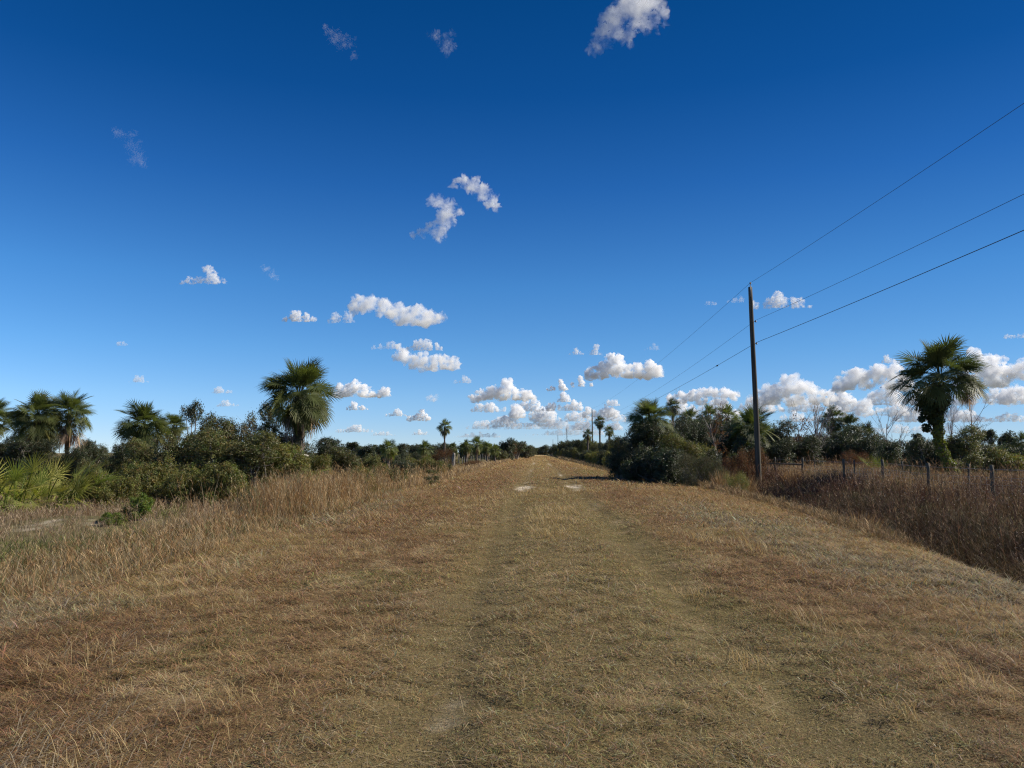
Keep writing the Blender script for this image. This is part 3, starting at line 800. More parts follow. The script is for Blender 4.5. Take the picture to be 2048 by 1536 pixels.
# young trunkless palms and saw palmetto
def fan_clump(seed, nf, pet, fan, lo, hi, spread=0.4, nl=26, sp=95, droop=0.15, name='palmetto_fronds'):
    rng = np.random.default_rng(seed); mb = MB()
    for i in range(nf):
        a = rng.random() * 6.283; rr = spread * math.sqrt(rng.random())
        az = a + rng.normal(0, 0.5); el = math.radians(rng.uniform(lo, hi))
        frond(mb, rng, (rr * math.cos(a), rr * math.sin(a), 0), az, el, pet * rng.uniform(0.7, 1.15), fan * rng.uniform(0.8, 1.15), nl, sp, droop,
              np.array([rng.uniform(0.85, 1.25), 1.0, rng.uniform(0.7, 1.1)]) * rng.uniform(0.7, 1.25), 0.62, 0.15, arch=rng.uniform(-0.1, 0.35), roll=rng.normal(0, 0.5))
    mb.tube([(0, 0, -0.3), (0, 0, 0.05), (0, 0, 0.14)], [spread, spread * 0.8, spread * 0.3], 10, (0.35, 0.3, 0.25))   # root crown
    return mb.mesh(name)
YOUNG = [fan_clump(51, 15, 1.1, 0.85, 25, 86, 0.2, nl=22), fan_clump(52, 17, 0.95, 0.8, 15, 82, 0.2, nl=22)]
PALMETTO = [fan_clump(55, 70, 0.8, 0.48, 12, 82, 1.3, 18), fan_clump(56, 46, 0.7, 0.44, 12, 80, 0.95, 18)]
for m_ in YOUNG: m_.materials.append(M['palm'])
for m_ in PALMETTO: m_.materials.append(M['palmetto'])

def put(name, me, part, u, Y, sc, label, cat, mat=None, rz=0.0, group=None, dz=0.0, x=None):
    x = at(u, 930, Y)[0] if x is None else x
    o_ = link(name, me, None, mat)
    o_.location = (x, Y, gz(x, Y) + dz); o_.scale = sc if hasattr(sc, '__len__') else (sc,) * 3; o_.rotation_euler = (0, 0, rz)
    tag(o_, label, cat, group)
    return o_

put('young_palm', YOUNG[0], 0, 232, 34, 0.95, 'young trunkless palm with upright fans below the squat palm, leftmost of three', 'palm', None, 0.3)
put('young_palm', YOUNG[1], 0, 322, 37, 1.15, 'young trunkless palm with long stiff fans between the squat palm and scrub', 'palm', None, 1.6)
put('young_palm', YOUNG[0], 0, 383, 35.5, 0.85, 'small young palm with drooping fan half hidden in the oak scrub', 'palm', M['palm_dark'], 2.6)
put('young_palm', YOUNG[1], 0, 628, 36.5, 0.62, 'yellowish young palm at the foot of the biggest left palm', 'palm', M['palmetto'], 4.0, dz=0.7)
put('young_palm', YOUNG[0], 0, 1762, 45, 1.0, 'young palm with pale blue green fans behind the right fence', 'palm', None, 0.8)
put('young_palm', YOUNG[1], 0, 1806, 47, 1.0, 'dark young palm behind the right fence, left of the vine palm', 'palm', M['palm_dark'], 2.2)
put('young_palm', YOUNG[1], 0, 1405, 60, 1.35, 'green young palm in the thicket below the rusty leaved sapling', 'palm', M['palm'], 3.4)
put('saw_palmetto', PALMETTO[0], 0, 36, 26.5, (1.45, 1.3, 1.8), 'bright yellow green saw palmetto at the left edge, largest of its clump', 'palmetto', None, 0.2)
put('saw_palmetto', PALMETTO[1], 0, -40, 26.5, 1.6, 'saw palmetto cut off by the left edge of the photo', 'palmetto', None, 1.2)
put('saw_palmetto', PALMETTO[1], 0, 104, 27.5, 1.15, 'low saw palmetto spreading right of the largest one', 'palmetto', None, 2.2)
put('saw_palmetto', PALMETTO[0], 0, 140, 31, 0.75, 'small yellowish palmetto in front of the bare trunked palm', 'palmetto', None, 3.0)
put('saw_palmetto', PALMETTO[1], 0, 252, 29.5, 0.6, 'little bright palmetto under the leftmost young palm', 'palmetto', None, 0.6)

# ------------------------------------------------------------------ shrubs and trees
def leaf_cloud(rng, lobes, ntw, nlf, leaf, sd, upb=0.35, shell=(0.7, 1.05), flat=1.0):
    """leaves gathered at twig tips spread over overlapping lobes"""
    lob = np.array(lobes); wt = lob[:, 3] ** 2; wt /= wt.sum()
    k = rng.choice(len(lob), ntw, p=wt)
    d = rng.normal(0, 1, (ntw, 3)); d[:, 2] = d[:, 2] * flat + upb; d /= np.linalg.norm(d, axis=1)[:, None]
    rad = lob[k, 3] * rng.uniform(*shell, ntw) * (0.85 + 0.3 * rng.random(ntw))
    tip = lob[k, :3] + d * rad[:, None]
    tip[:, 2] = np.where(tip[:, 2] < 0.02, 0.02 + 0.1 * rng.random(ntw), tip[:, 2])
    n_ = ntw * nlf
    ti = np.repeat(np.arange(ntw), nlf)
    P = tip[ti] + rng.normal(0, 1, (n_, 3)) * sd * (0.5 + rng.random(ntw))[ti][:, None]
    nn = d[ti] + 0.9 * rng.normal(0, 1, (n_, 3)) + np.array([0, 0, 0.5]); nn /= np.linalg.norm(nn, axis=1)[:, None]
    a = rng.normal(0, 1, (n_, 3)); b = np.cross(nn, a); b /= np.linalg.norm(b, axis=1)[:, None] + 1e-6
    c = np.cross(nn, b)
    L_ = leaf * rng.uniform(0.6, 1.35, (n_, 1))
    V = np.stack([P - c * L_, P + b * L_ * 0.45, P + c * L_, P - b * L_ * 0.45], 1).reshape(-1, 3)
    F = (np.arange(n_)[:, None, None] * 4 + np.array([[0, 1, 2], [0, 2, 3]])[None]).reshape(-1, 3)
    tw = rng.uniform(0.65, 1.35, (ntw, 1)) * (1 + 0.12 * rng.normal(0, 1, (ntw, 3)))
    T = tw[ti] * rng.uniform(0.75, 1.25, (n_, 1))
    br = rng.random(n_) < 0.03
    T[br] *= np.array([2.2, 1.5, 0.9])
    return V, F, np.repeat(np.clip(T, 0.1, 3), 4, 0)

def make_lobes(rng, n, rlo, rhi, zlo=0.15, zhi=0.8, wide=0.65, dome=1.05):
    out = []
    for i in range(n):
        a = rng.random() * 6.283; z = rng.uniform(zlo, zhi)
        rr = wide * math.sqrt(rng.random()) * math.sqrt(max(0.05, 1 - (z / dome) ** 2))
        out.append((rr * math.cos(a), rr * math.sin(a), z, rng.uniform(rlo, rhi)))
    return out

def branch_mesh(rng, lobes, r=0.03, name='shrub_branches', base=0.12, extra=4):
    mb = MB()
    for (x, y, z, rr) in lobes:
        b = np.array([rng.normal(0, base), rng.normal(0, base), 0])
        e = np.array([x, y, z]); m_ = (b + e) / 2 + rng.normal(0, 0.07, 3)
        mb.tube([b, (b + m_) / 2 + rng.normal(0, .02, 3), m_, (m_ + e) / 2 + rng.normal(0, .03, 3), e], [r, r * 0.85, r * 0.65, r * 0.5, r * 0.3], 5)
        for j in range(extra):
            d = rng.normal(0, 1, 3); d[2] = abs(d[2]); d /= np.linalg.norm(d)
            t = rng.uniform(0.4, 1); s_ = b + (e - b) * t
            mb.tube([s_, s_ + d * rr * 0.6 + rng.normal(0, .02, 3), s_ + d * rr * rng.uniform(0.9, 1.3)], [r * 0.35, r * 0.25, r * 0.1], 4)
    return mb.mesh(name)

SH = {}
def shrub_kind(key, seed, n, rlo, rhi, ntw, nlf, leaf, sd, zlo=0.12, zhi=0.75, wide=0.62, shell=(0.65, 1.05), upb=0.3, br=0.028, base=0.12, dome=1.05, hn=1.0):
    rng = np.random.default_rng(seed)
    lob = make_lobes(rng, n, rlo, rhi, zlo, zhi, wide, dome)
    lob = [(a_, b_, c_ * hn, d_) for a_, b_, c_, d_ in lob]
    me = mesh('foliage_' + key, *leaf_cloud(rng, lob, ntw, nlf, leaf, sd, upb, shell))
    me.materials.append(M['oak'])
    b = branch_mesh(rng, lob, br, 'branches_' + key, base); b.materials.append(M['bark'])
    SH[key] = (me, b, hn * zhi + 0.9 * rhi)

shrub_kind('dense_a', 61, 20, 0.17, 0.34, 1700, 20, 0.0185, 0.030)
shrub_kind('dense_b', 62, 23, 0.136, 0.32, 1700, 20, 0.0185, 0.030, wide=0.72)
shrub_kind('dense_c', 63, 16, 0.187, 0.38, 1700, 20, 0.0185, 0.030, wide=0.55)
shrub_kind('open_a', 64, 16, 0.12, 0.24, 520, 18, 0.028, 0.034, zlo=0.3, zhi=0.9, wide=0.62, dome=1.6)
shrub_kind('open_b', 65, 20, 0.10, 0.22, 520, 18, 0.026, 0.032, zlo=0.2, zhi=0.88, wide=0.7, dome=1.5)
shrub_kind('fine_a', 66, 22, 0.10, 0.24, 1500, 14, 0.013, 0.045, zlo=0.05, zhi=0.8, wide=0.7, br=0.010, base=0.25)
shrub_kind('tree_a', 67, 18, 0.22, 0.36, 760, 18, 0.036, 0.045, zlo=0.40, zhi=0.9, wide=0.66, br=0.04, base=0.03, dome=1.2, hn=1.9)
shrub_kind('tree_b', 68, 22, 0.20, 0.36, 820, 18, 0.036, 0.045, zlo=0.12, zhi=0.9, wide=0.7, br=0.035, base=0.03, dome=1.15, hn=1.9)
shrub_kind('pine_a', 69, 16, 0.14, 0.26, 520, 18, 0.032, 0.04, zlo=0.5, zhi=0.95, wide=0.55, br=0.03, base=0.01, dome=1.1, hn=2.3)
shrub_kind('tall_a', 70, 26, 0.20, 0.34, 1900, 20, 0.0200, 0.032, zlo=0.06, zhi=0.88, wide=0.62, dome=1.2, hn=2.2)
shrub_kind('tall_b', 71, 24, 0.20, 0.36, 1900, 20, 0.0200, 0.032, zlo=0.06, zhi=0.86, wide=0.68, dome=1.15, hn=1.9)
shrub_kind('open_tall', 72, 22, 0.14, 0.28, 1000, 18, 0.022, 0.036, zlo=0.12, zhi=0.9, wide=0.8, dome=1.3, hn=2.2)

def shrub(name, key, u, vtop, Y, r, label, cat, mat, rz=None, group=None, x=None, ztop=None, depth=None):
    """foliage and branches scaled to reach pixel height vtop with radius r metres"""
    x = at(u, 900, Y)[0] if x is None else x
    z0 = gz(x, Y); zt = at(u, vtop, Y)[2] if ztop is None else z0 + ztop
    root = empty(name, (x, Y, z0 - 0.05), random.uniform(0, 6.28) if rz is None else rz)
    if (zt - z0) / r > 1.65:                                     # tall and slim: a crown built at that proportion
        if key.startswith('dense'): key = 'tall_a' if key != 'dense_b' else 'tall_b'
        elif key.startswith('open'): key = 'open_tall'
    h = (zt - z0) / SH[key][2]
    f = link('crown' if cat == 'tree' else 'foliage', SH[key][0], root, M[mat])
    b = link('trunk' if cat == 'tree' else 'branches', SH[key][1], root)
    for o_ in (f, b): o_.scale = (r / 0.9, (depth or r) / 0.9, h)
    tag(root, label, cat, group)
    return root

SHRUBS = [
    # left scrub
    ('oak_sapling', 'open_a', 392, 796, 42, 1.35, 'open topped oak sapling poking above the left scrub', 'tree', 'oak_dark'),
    ('scrub_oak', 'dense_a', 425, 824, 40, 1.6, 'scrub oak under the open topped sapling', 'shrub', 'oak'),
    ('scrub_oak', 'dense_b', 475, 822, 41, 1.6, 'scrub oak mid thicket, directly left of the twiggy shrub by the big palm', 'shrub', 'oak'),
    ('twiggy_shrub', 'open_b', 528, 798, 42, 1.35, 'twiggy shrub with sparse branch tips, touching the big palm crown', 'shrub', 'oak'),
    ('scrub_oak', 'dense_c', 553, 836, 39, 1.4, 'scrub oak at the left foot of the biggest palm', 'shrub', 'oak'),
    ('scrub_oak', 'dense_b', 360, 850, 35, 1.6, 'scrub oak right of the long fanned young palm', 'shrub', 'oak'),
    ('scrub_oak', 'dense_c', 430, 854, 34, 1.8, 'broad dark scrub oak in the middle front of the left thicket', 'shrub', 'oak'),
    ('scrub_oak', 'dense_a', 505, 856, 34, 1.8, 'broad scrub oak in the right front of the left thicket', 'shrub', 'oak'),
    ('scrub_oak', 'dense_b', 570, 872, 35, 1.4, 'low scrub oak at the right end of the left thicket', 'shrub', 'myrtle'),
    ('wax_myrtle', 'dense_a', 300, 915, 30, 1.35, 'olive shrub in front of the young palms on the left', 'shrub', 'myrtle'),
    ('wax_myrtle', 'dense_b', 372, 925, 29, 1.3, 'olive shrub at the left thicket edge above the golden grass', 'shrub', 'myrtle'),
    ('wax_myrtle', 'dense_c', 445, 918, 29, 1.35, 'rounded olive shrub at the thicket edge, behind tall grass stems', 'shrub', 'myrtle'),
    ('wax_myrtle', 'dense_b', 228, 935, 28, 1.1, 'low olive shrub right of the saw palmetto clump', 'shrub', 'myrtle'),
    ('wax_myrtle', 'open_b', 168, 945, 29, 1.0, 'thin yellowish shrub just right of the saw palmetto', 'shrub', 'myrtle'),
    ('evergreen_shrub', 'dense_c', 500, 968, 25, 0.48, 'small upright dark green shrub among the golden grass', 'shrub', 'oak'),
    ('green_sapling', 'open_a', 283, 985, 21.5, 0.62, 'small bright green bush in front of the left scrub', 'shrub', 'bright'),
    ('green_sapling', 'open_b', 232, 1020, 20.5, 0.5, 'smaller bright green bush beside the sandy patch', 'shrub', 'bright'),
    ('feathery_shrub', 'dense_b', 655, 862, 45, 1.55, 'feathery dark shrub right behind the biggest palm', 'shrub', 'oak_dark'),
    ('scrub_oak', 'dense_a', 690, 890, 43, 1.4, 'scrub oak at the right foot of the biggest palm', 'shrub', 'oak'),
    ('scrub_oak', 'dense_c', 640, 905, 38, 1.1, 'low scrub oak in front of the biggest palm trunk', 'shrub', 'myrtle'),
    ('scrub_oak', 'dense_b', 175, 868, 56, 1.4, 'dark shrub filling the gap right of the bare trunked palm', 'shrub', 'oak_dark'),
    ('scrub_oak', 'dense_a', 70, 858, 51, 1.8, 'dark shrub behind the bushy yellowing palm', 'shrub', 'oak_dark'),
    ('scrub_oak', 'dense_c', 15, 865, 52, 1.7, 'dark shrub between the left edge and the bushy palm', 'shrub', 'oak_dark'),
    ('scrub_oak', 'dense_b', 260, 872, 50, 1.6, 'dark shrub behind the squat palm', 'shrub', 'oak_dark'),
    ('scrub_oak', 'dense_a', 120, 905, 44, 1.3, 'low dark shrub under the bare trunked palm', 'shrub', 'oak'),
    ('scrub_oak', 'dense_b', 200, 905, 42, 1.3, 'low shrub left of the leftmost young palm', 'shrub', 'oak'),
    ('scrub_oak', 'dense_b', 52, 868, 46, 1.6, 'dark shrub in front of the bushy yellowing palm trunk', 'shrub', 'oak_dark'),
    ('scrub_oak', 'dense_c', 92, 872, 46.5, 1.1, 'dark shrub between the bushy palm and the bare trunk', 'shrub', 'oak_dark'),
    ('scrub_oak', 'dense_a', 150, 890, 46, 1.2, 'dark shrub just right of the bare palm trunk', 'shrub', 'oak_dark'),
    ('scrub_oak', 'dense_c', 285, 872, 43, 1.3, 'dark shrub in front of the squat palm trunk', 'shrub', 'oak'),
    ('scrub_oak', 'dense_b', 600, 868, 42, 1.2, 'dark shrub behind the trunk of the biggest palm', 'shrub', 'oak_dark'),
    ('vine_clump', 'tall_a', 590, 842, 37.9, 0.62, 'dark vine tangle round the upper trunk of the biggest palm', 'vine', 'oak_dark'),
    ('brown_shrub', 'fine_a', 1502, 886, 45.5, 1.2, 'brown dead shrub right behind the foot of the nearest pole', 'shrub', 'brownleaf'),
    ('dark_shrub', 'dense_b', 1412, 884, 47, 1.2, 'dark shrub between the grey fine shrub and the oak thicket', 'shrub', 'oak_dark'),
    ('dark_shrub', 'tall_a', 1350, 828, 57, 1.7, 'tall dark tree right behind the oak thicket palm', 'shrub', 'oak_dark'),
    ('dark_shrub', 'tall_b', 1372, 828, 66, 2.0, 'tall dark tree between the oak thicket and the palms right of it', 'shrub', 'oak_dark'),
    ('dark_shrub', 'tall_b', 1395, 838, 58, 1.4, 'tall dark shrub right of the oak thicket under the narrow palm', 'shrub', 'oak_dark'),
    ('verge_shrub', 'dense_c', 592, 945, 31, 0.6, 'low green shrub in the golden grass under the right end of the scrub', 'shrub', 'oak'),
    ('verge_shrub', 'open_b', 655, 938, 34, 0.7, 'low green shrub in the golden grass below the biggest palm', 'shrub', 'oak'),
    ('verge_shrub', 'dense_a', 722, 930, 41, 0.9, 'low green shrub behind the golden grass, below the far pine', 'shrub', 'myrtle'),
    ('verge_shrub', 'open_b', 792, 934, 45, 0.9, 'low loose green shrub at the far end of the golden grass', 'shrub', 'oak'),
    # middle left field
    ('field_shrub', 'dense_b', 838, 908, 75, 1.9, 'low green shrub in the field below the low far palm', 'shrub', 'myrtle'),
    ('field_shrub', 'dense_a', 810, 918, 56, 1.2, 'dark rounded shrub in the field, left of the fence corner', 'shrub', 'oak_dark'),
    ('field_shrub', 'dense_c', 868, 918, 66, 1.7, 'low olive shrub left of the fence corner post', 'shrub', 'myrtle'),
    ('field_shrub', 'open_b', 862, 936, 42, 0.55, 'small dark upright weed at the near end of the field', 'shrub', 'oak'),
    ('field_shrub', 'dense_b', 745, 908, 72, 1.7, 'low green shrub below the far pine on the left', 'shrub', 'myrtle'),
    ('field_shrub', 'dense_c', 900, 926, 78, 1.0, 'tiny green shrub at the foot of the fence corner post', 'shrub', 'oak'),
    ('bare_shrub', 'fine_a', 945, 918, 100, 1.7, 'brown twiggy shrub among the left fence pickets', 'shrub', 'brownleaf'),
    ('bare_shrub', 'fine_a', 885, 893, 105, 2.2, 'reddish twiggy shrub below the tall slim palm', 'shrub', 'brownleaf'),
    ('field_shrub', 'dense_a', 1000, 902, 140, 2.0, 'green shrub at the right end of the left fence', 'shrub', 'oak'),
    # left far trees by the track
    ('far_tree', 'tree_b', 1013, 872, 170, 2.3, 'tall dark tree with brownish right side left of the vanishing track', 'tree', 'oak_dark'),
    ('far_tree', 'tree_a', 1034, 879, 205, 3.0, 'rounded tree between two others left of the vanishing track', 'tree', 'far'),
    ('far_tree', 'tree_b', 1053, 885, 240, 2.9, 'last tree on the left before the track vanishes', 'tree', 'far'),
    ('far_tree', 'tree_a', 1024, 885, 178, 1.9, 'brownish tree beside the tall dark one left of the track', 'tree', 'brownleaf'),
    ('pine_tree', 'pine_a', 706, 880, 115, 1.9, 'round topped pine at the left end of the far treeline', 'tree', 'oak_dark'),
    ('far_tree', 'tree_b', 730, 885, 112, 1.9, 'dark tree right beside the round topped far pine', 'tree', 'oak_dark'),
    # right thicket
    ('oak_tree', 'dense_a', 1290, 842, 49, 2.0, 'dark oak at the left shoulder of the big right thicket', 'shrub', 'oak_dark'),
    ('oak_tree', 'dense_b', 1335, 838, 50, 2.0, 'dark oak in the middle of the big right thicket', 'shrub', 'oak_dark'),
    ('oak_tree', 'dense_c', 1250, 868, 52, 1.5, 'dark oak at the left end of the big right thicket', 'shrub', 'oak_dark'),
    ('oak_tree', 'dense_b', 1300, 885, 46, 2.0, 'lower dark oak at the front of the big right thicket', 'shrub', 'oak_dark'),
    ('oak_tree', 'dense_a', 1362, 862, 46, 1.7, 'olive oak at the right shoulder of the big right thicket', 'shrub', 'myrtle'),
    ('oak_tree', 'dense_c', 1350, 892, 44, 1.7, 'low dark oak below the olive one in the right thicket', 'shrub', 'oak_dark'),
    ('oak_tree', 'dense_a', 1240, 900, 48, 1.2, 'low dark shrub at the left foot of the big right thicket', 'shrub', 'oak_dark'),
    ('wax_myrtle', 'dense_b', 1400, 875, 48, 1.5, 'olive shrub behind the grey green fine shrub', 'shrub', 'myrtle'),
    ('fine_shrub', 'fine_a', 1388, 898, 41, 1.35, 'grey green fine leaved shrub in front of the right thicket', 'shrub', 'greygreen'),
    ('fine_shrub', 'fine_a', 1425, 905, 41, 1.05, 'grey fine leaved shrub left of the brown one', 'shrub', 'greygreen'),
    ('brown_shrub', 'fine_a', 1470, 895, 43, 1.1, 'brown dead shrub just left of the nearest utility pole', 'shrub', 'brownleaf'),
    ('olive_shrub', 'fine_a', 1468, 938, 36, 0.85, 'low olive bush under the golden grass clump', 'shrub', 'myrtle'),
    ('dark_shrub', 'dense_c', 1440, 862, 56, 1.8, 'dark shrub below the rusty leaved sapling', 'shrub', 'oak_dark'),
    ('dark_shrub', 'dense_b', 1500, 866, 53, 1.9, 'dark shrub under the wide palm behind the pole', 'shrub', 'oak_dark'),
    ('oak_tree', 'dense_a', 1558, 836, 62, 1.9, 'round dark green tree right behind the nearest utility pole', 'tree', 'oak_dark'),
    ('dark_shrub', 'dense_a', 1560, 872, 52, 1.4, 'dark shrub behind the wooden fence brace', 'shrub', 'oak_dark'),
    ('dark_shrub', 'dense_c', 1610, 868, 55, 1.8, 'dark shrub in front of the bare grey tree', 'shrub', 'oak_dark'),
    ('dark_shrub', 'dense_b', 1668, 860, 62, 2.2, 'blackish shrub below the tall right hand palm', 'shrub', 'oak_dark'),
    ('dark_shrub', 'dense_a', 1725, 868, 60, 2.2, 'blackish shrub below the low wide palm', 'shrub', 'oak_dark'),
    ('dark_shrub', 'dense_c', 1790, 878, 56, 1.9, 'dark shrub behind the two young palms on the right', 'shrub', 'oak_dark'),
    ('dark_shrub', 'dense_b', 1848, 864, 43, 1.3, 'dark shrub left of the vine wrapped trunk', 'shrub', 'oak_dark'),
    ('dark_shrub', 'dense_c', 1926, 846, 43, 1.6, 'glossy round shrub right of the vine wrapped trunk', 'shrub', 'oak'),
    ('dark_shrub', 'dense_c', 1900, 915, 41, 0.8, 'low shrub behind the foot of the vine wrapped trunk', 'shrub', 'oak'),
    ('vine_thicket', 'dense_b', 1975, 890, 40, 1.5, 'low thicket draped with yellow green vines on the right', 'shrub', 'oak'),
    ('vine_thicket', 'dense_a', 2030, 896, 40, 1.7, 'olive thicket at the right edge behind the fence', 'shrub', 'myrtle'),
    ('fine_shrub', 'fine_a', 1830, 925, 36, 0.9, 'pale grey green weeds along the wire fence left of the vine palm', 'shrub', 'greygreen'),
    ('fine_shrub', 'fine_a', 1712, 895, 48, 1.3, 'reddish bare twiggy shrub behind the fence', 'shrub', 'brownleaf'),
    ('pine_tree', 'pine_a', 1838, 862, 120, 1.9, 'far pine left of the vine wrapped palm', 'tree', 'oak_dark'),
    ('pine_tree', 'pine_a', 1980, 854, 130, 2.0, 'far pine with pointed top right of the glossy shrub', 'tree', 'far'),
    ('pine_tree', 'pine_a', 1955, 862, 135, 2.0, 'far pine half hidden behind the glossy shrub', 'tree', 'far'),
    ('pine_tree', 'tree_b', 2012, 857, 125, 2.2, 'far broad pine near the right edge', 'tree', 'far'),
]
for a in SHRUBS: shrub(*a)

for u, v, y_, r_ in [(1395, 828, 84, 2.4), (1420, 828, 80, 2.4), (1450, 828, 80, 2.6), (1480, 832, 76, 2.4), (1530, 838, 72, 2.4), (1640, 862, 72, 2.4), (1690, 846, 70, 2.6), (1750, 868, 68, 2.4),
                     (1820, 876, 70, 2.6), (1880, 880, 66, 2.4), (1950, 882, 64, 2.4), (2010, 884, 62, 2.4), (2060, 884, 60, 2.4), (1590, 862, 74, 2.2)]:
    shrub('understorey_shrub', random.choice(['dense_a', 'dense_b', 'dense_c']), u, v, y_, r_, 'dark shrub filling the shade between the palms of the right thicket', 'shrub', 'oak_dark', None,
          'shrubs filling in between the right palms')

# shrubs in a row along the right side of the track, out to where it vanishes
rr = random.Random(5)
keys = ['dense_a', 'dense_b', 'dense_c']
ROWG = 'shrubs in the long row right of the track'
Y = 56.0; k = 0
while Y < 330:
    for lane in range(2):
        x = edge_right(Y) + 2.6 + lane * rr.uniform(2.0, 3.4) + rr.uniform(-0.4, 0.5)
        y = Y + rr.uniform(-1, 1)
        if x < at(1262, 900, y)[0] + 1:
            h = rr.uniform(1.9, 2.9) + 0.9 * lane + 0.004 * Y + (1.0 if Y > 170 else 0)
            shrub('row_shrub', keys[k % 3], 0, 0, y, rr.uniform(1.1, 1.7), 'dark green shrub in the long receding row right of the grass track', 'shrub',
                  rr.choice(['oak', 'oak_dark', 'myrtle', 'oak_dark']), None, ROWG, float(x), h)
            k += 1
    Y += 2.6 * (1 + Y / 140)
for Y, x, h, r_ in [(190, 11, 5.4, 2.2), (230, 12, 6.0, 2.6), (262, 11, 6.6, 2.8), (300, 11.5, 7.2, 3.0), (345, 11, 7.6, 3.2), (400, 10, 7.4, 3.4), (460, 8.5, 7.2, 3.6)]:
    shrub('far_tree', rr.choice(['tree_a', 'tree_b']), 0, 0, Y, r_, 'tree rising from the shrub row where the right side of the track recedes', 'tree', 'far', None,
          'trees in the far right row', x, h)
# far treeline on both sides
for i in range(64):
    u = rr.uniform(640, 1062) if i < 34 else (rr.uniform(-40, 640) if i < 46 else rr.uniform(1480, 2080))
    Y = rr.uniform(180, 300) if i < 34 else rr.uniform(150, 240)
    if i < 34 and u > 1000: Y += 120
    h = rr.uniform(3.6, 5.6) * (Y / 230) ** 0.6
    shrub('far_tree', rr.choice(['tree_a', 'tree_b', 'dense_b', 'dense_c']), u, 0, Y, rr.uniform(2.4, 4.5), 'small dark tree of the far treeline on the horizon', 'tree', 'far', None,
          'trees of the far treeline', None, h)
for i, (u, Y, h) in enumerate([(1074, 640, 6.5), (1068, 600, 7), (1081, 610, 7), (1062, 560, 8), (1088, 540, 8)]):
    shrub('far_tree', 'tree_b', u, 0, Y, 4.5, 'tiny hazy tree where the track vanishes', 'tree', 'far', None, 'trees at the vanishing point', None, h)

# low mid-field palms and scrub between
for i in range(14):
    u = rr.uniform(735, 900); Y = rr.uniform(95, 150)
    shrub('field_shrub', rr.choice(keys), u, 0, Y, rr.uniform(1.2, 2.2), 'low dark shrub in the far part of the left field', 'shrub', rr.choice(['oak', 'oak_dark', 'myrtle']), None,
          'low shrubs across the far left field', None, rr.uniform(1.4, 2.3))

# ------------------------------------------------------------------ bare trees
def bare_tree(seed, H, lean=0.0, levels=3, nb=5, r=0.05, mat='twig', fork=0.5):
    rng = np.random.default_rng(seed); mb = MB()
    def grow(p_, d, L, r_, lev):
        n_ = 4; P = [p_]; dd = d
        for k_ in range(n_):
            dd = dd + rng.normal(0, 0.10, 3) + np.array([0, 0, 0.05]); dd /= np.linalg.norm(dd)
            P.append(P[-1] + dd * L / n_)
        mb.tube(P, np.linspace(r_, r_ * 0.45, n_ + 1), 6 if lev == 0 else 4)
        if lev < levels:
            for j in range(nb if lev == 0 else 3):
                t = rng.uniform(0.3 if lev == 0 else 0.25, 0.98); q_ = np.array([np.interp(t, np.linspace(0, 1, n_ + 1), np.array(P)[:, c]) for c in range(3)])
                a = rng.normal(0, 1, 3); a -= a.dot(dd) * dd; a /= np.linalg.norm(a)
                nd = dd * rng.uniform(0.6, 1.0) + a * fork; nd[2] = abs(nd[2]); nd /= np.linalg.norm(nd)
                grow(q_, nd, L * rng.uniform(0.4, 0.62), r_ * 0.5 * (1.1 - 0.3 * t), lev + 1)
    grow(np.zeros(3), np.array([lean, 0, 1.0]), H * 0.75, r, 0)
    return mb.mesh('bare_tree_wood', M[mat])

def bare(u, vtop, Y, seed, label, r=0.05, leaves=None, nb=6, lean=0.0, fork=0.5, levels=3):
    x = at(u, 900, Y)[0]; z0 = gz(x, Y); H = at(u, vtop, Y)[2] - z0
    root = empty('bare_tree', (x, Y, z0 - 0.05))
    me = bare_tree(seed, H, lean, levels, nb, r, 'twig', fork)
    link('trunk', me, root)
    if leaves:
        rng = np.random.default_rng(seed + 500)
        lb = [(rng.normal(0, 0.35), rng.normal(0, 0.35), H * rng.uniform(0.35, 0.97), rng.uniform(0.15, 0.35)) for _ in range(14)]
        V, F, T = leaf_cloud(rng, lb, 70, 9, 0.06, 0.09)
        link('crown', mesh('sparse_leaves', V, F, T, M[leaves]), root)
    tag(root, label, 'tree')

bare(1437, 806, 52, 1, 'thin sapling with rusty leaves and pale trunk among the right palms', 0.07, 'brownleaf', 6, -0.05)
bare(1374, 790, 60, 2, 'thin bare stem sticking up right of the oak thicket palm', 0.04, None, 4, 0.0, 0.3, 2)
bare(1616, 802, 58, 3, 'bare grey tree with many upright twigs, left of the tall palm', 0.07, None, 9, 0.0, 0.45)
bare(1632, 812, 60, 4, 'bare grey tree standing close right of another bare tree', 0.06, None, 9, 0.05, 0.5)
bare(1603, 825, 60, 5, 'bare tree with reddish dead leaves left of the grey bare trees', 0.05, 'brownleaf', 7, -0.05, 0.5)
bare(1775, 803, 66, 6, 'bare twiggy tree against the clouds left of the vine palm', 0.06, None, 8, 0.0, 0.45)
bare(1800, 850, 62, 7, 'short bare twiggy tree behind the dark young palm', 0.05, None, 7, 0.1, 0.5)
bare(1912, 808, 60, 8, 'bare sapling right behind the vine palm trunk', 0.05, None, 6, 0.0, 0.35)
bare(1945, 800, 58, 9, 'bare sapling with wide forked twigs right of the vine palm', 0.055, None, 7, 0.08, 0.55)
bare(505, 800, 41, 12, 'leafless twig tips rising left of the biggest palm', 0.035, None, 5, 0.1, 0.6)

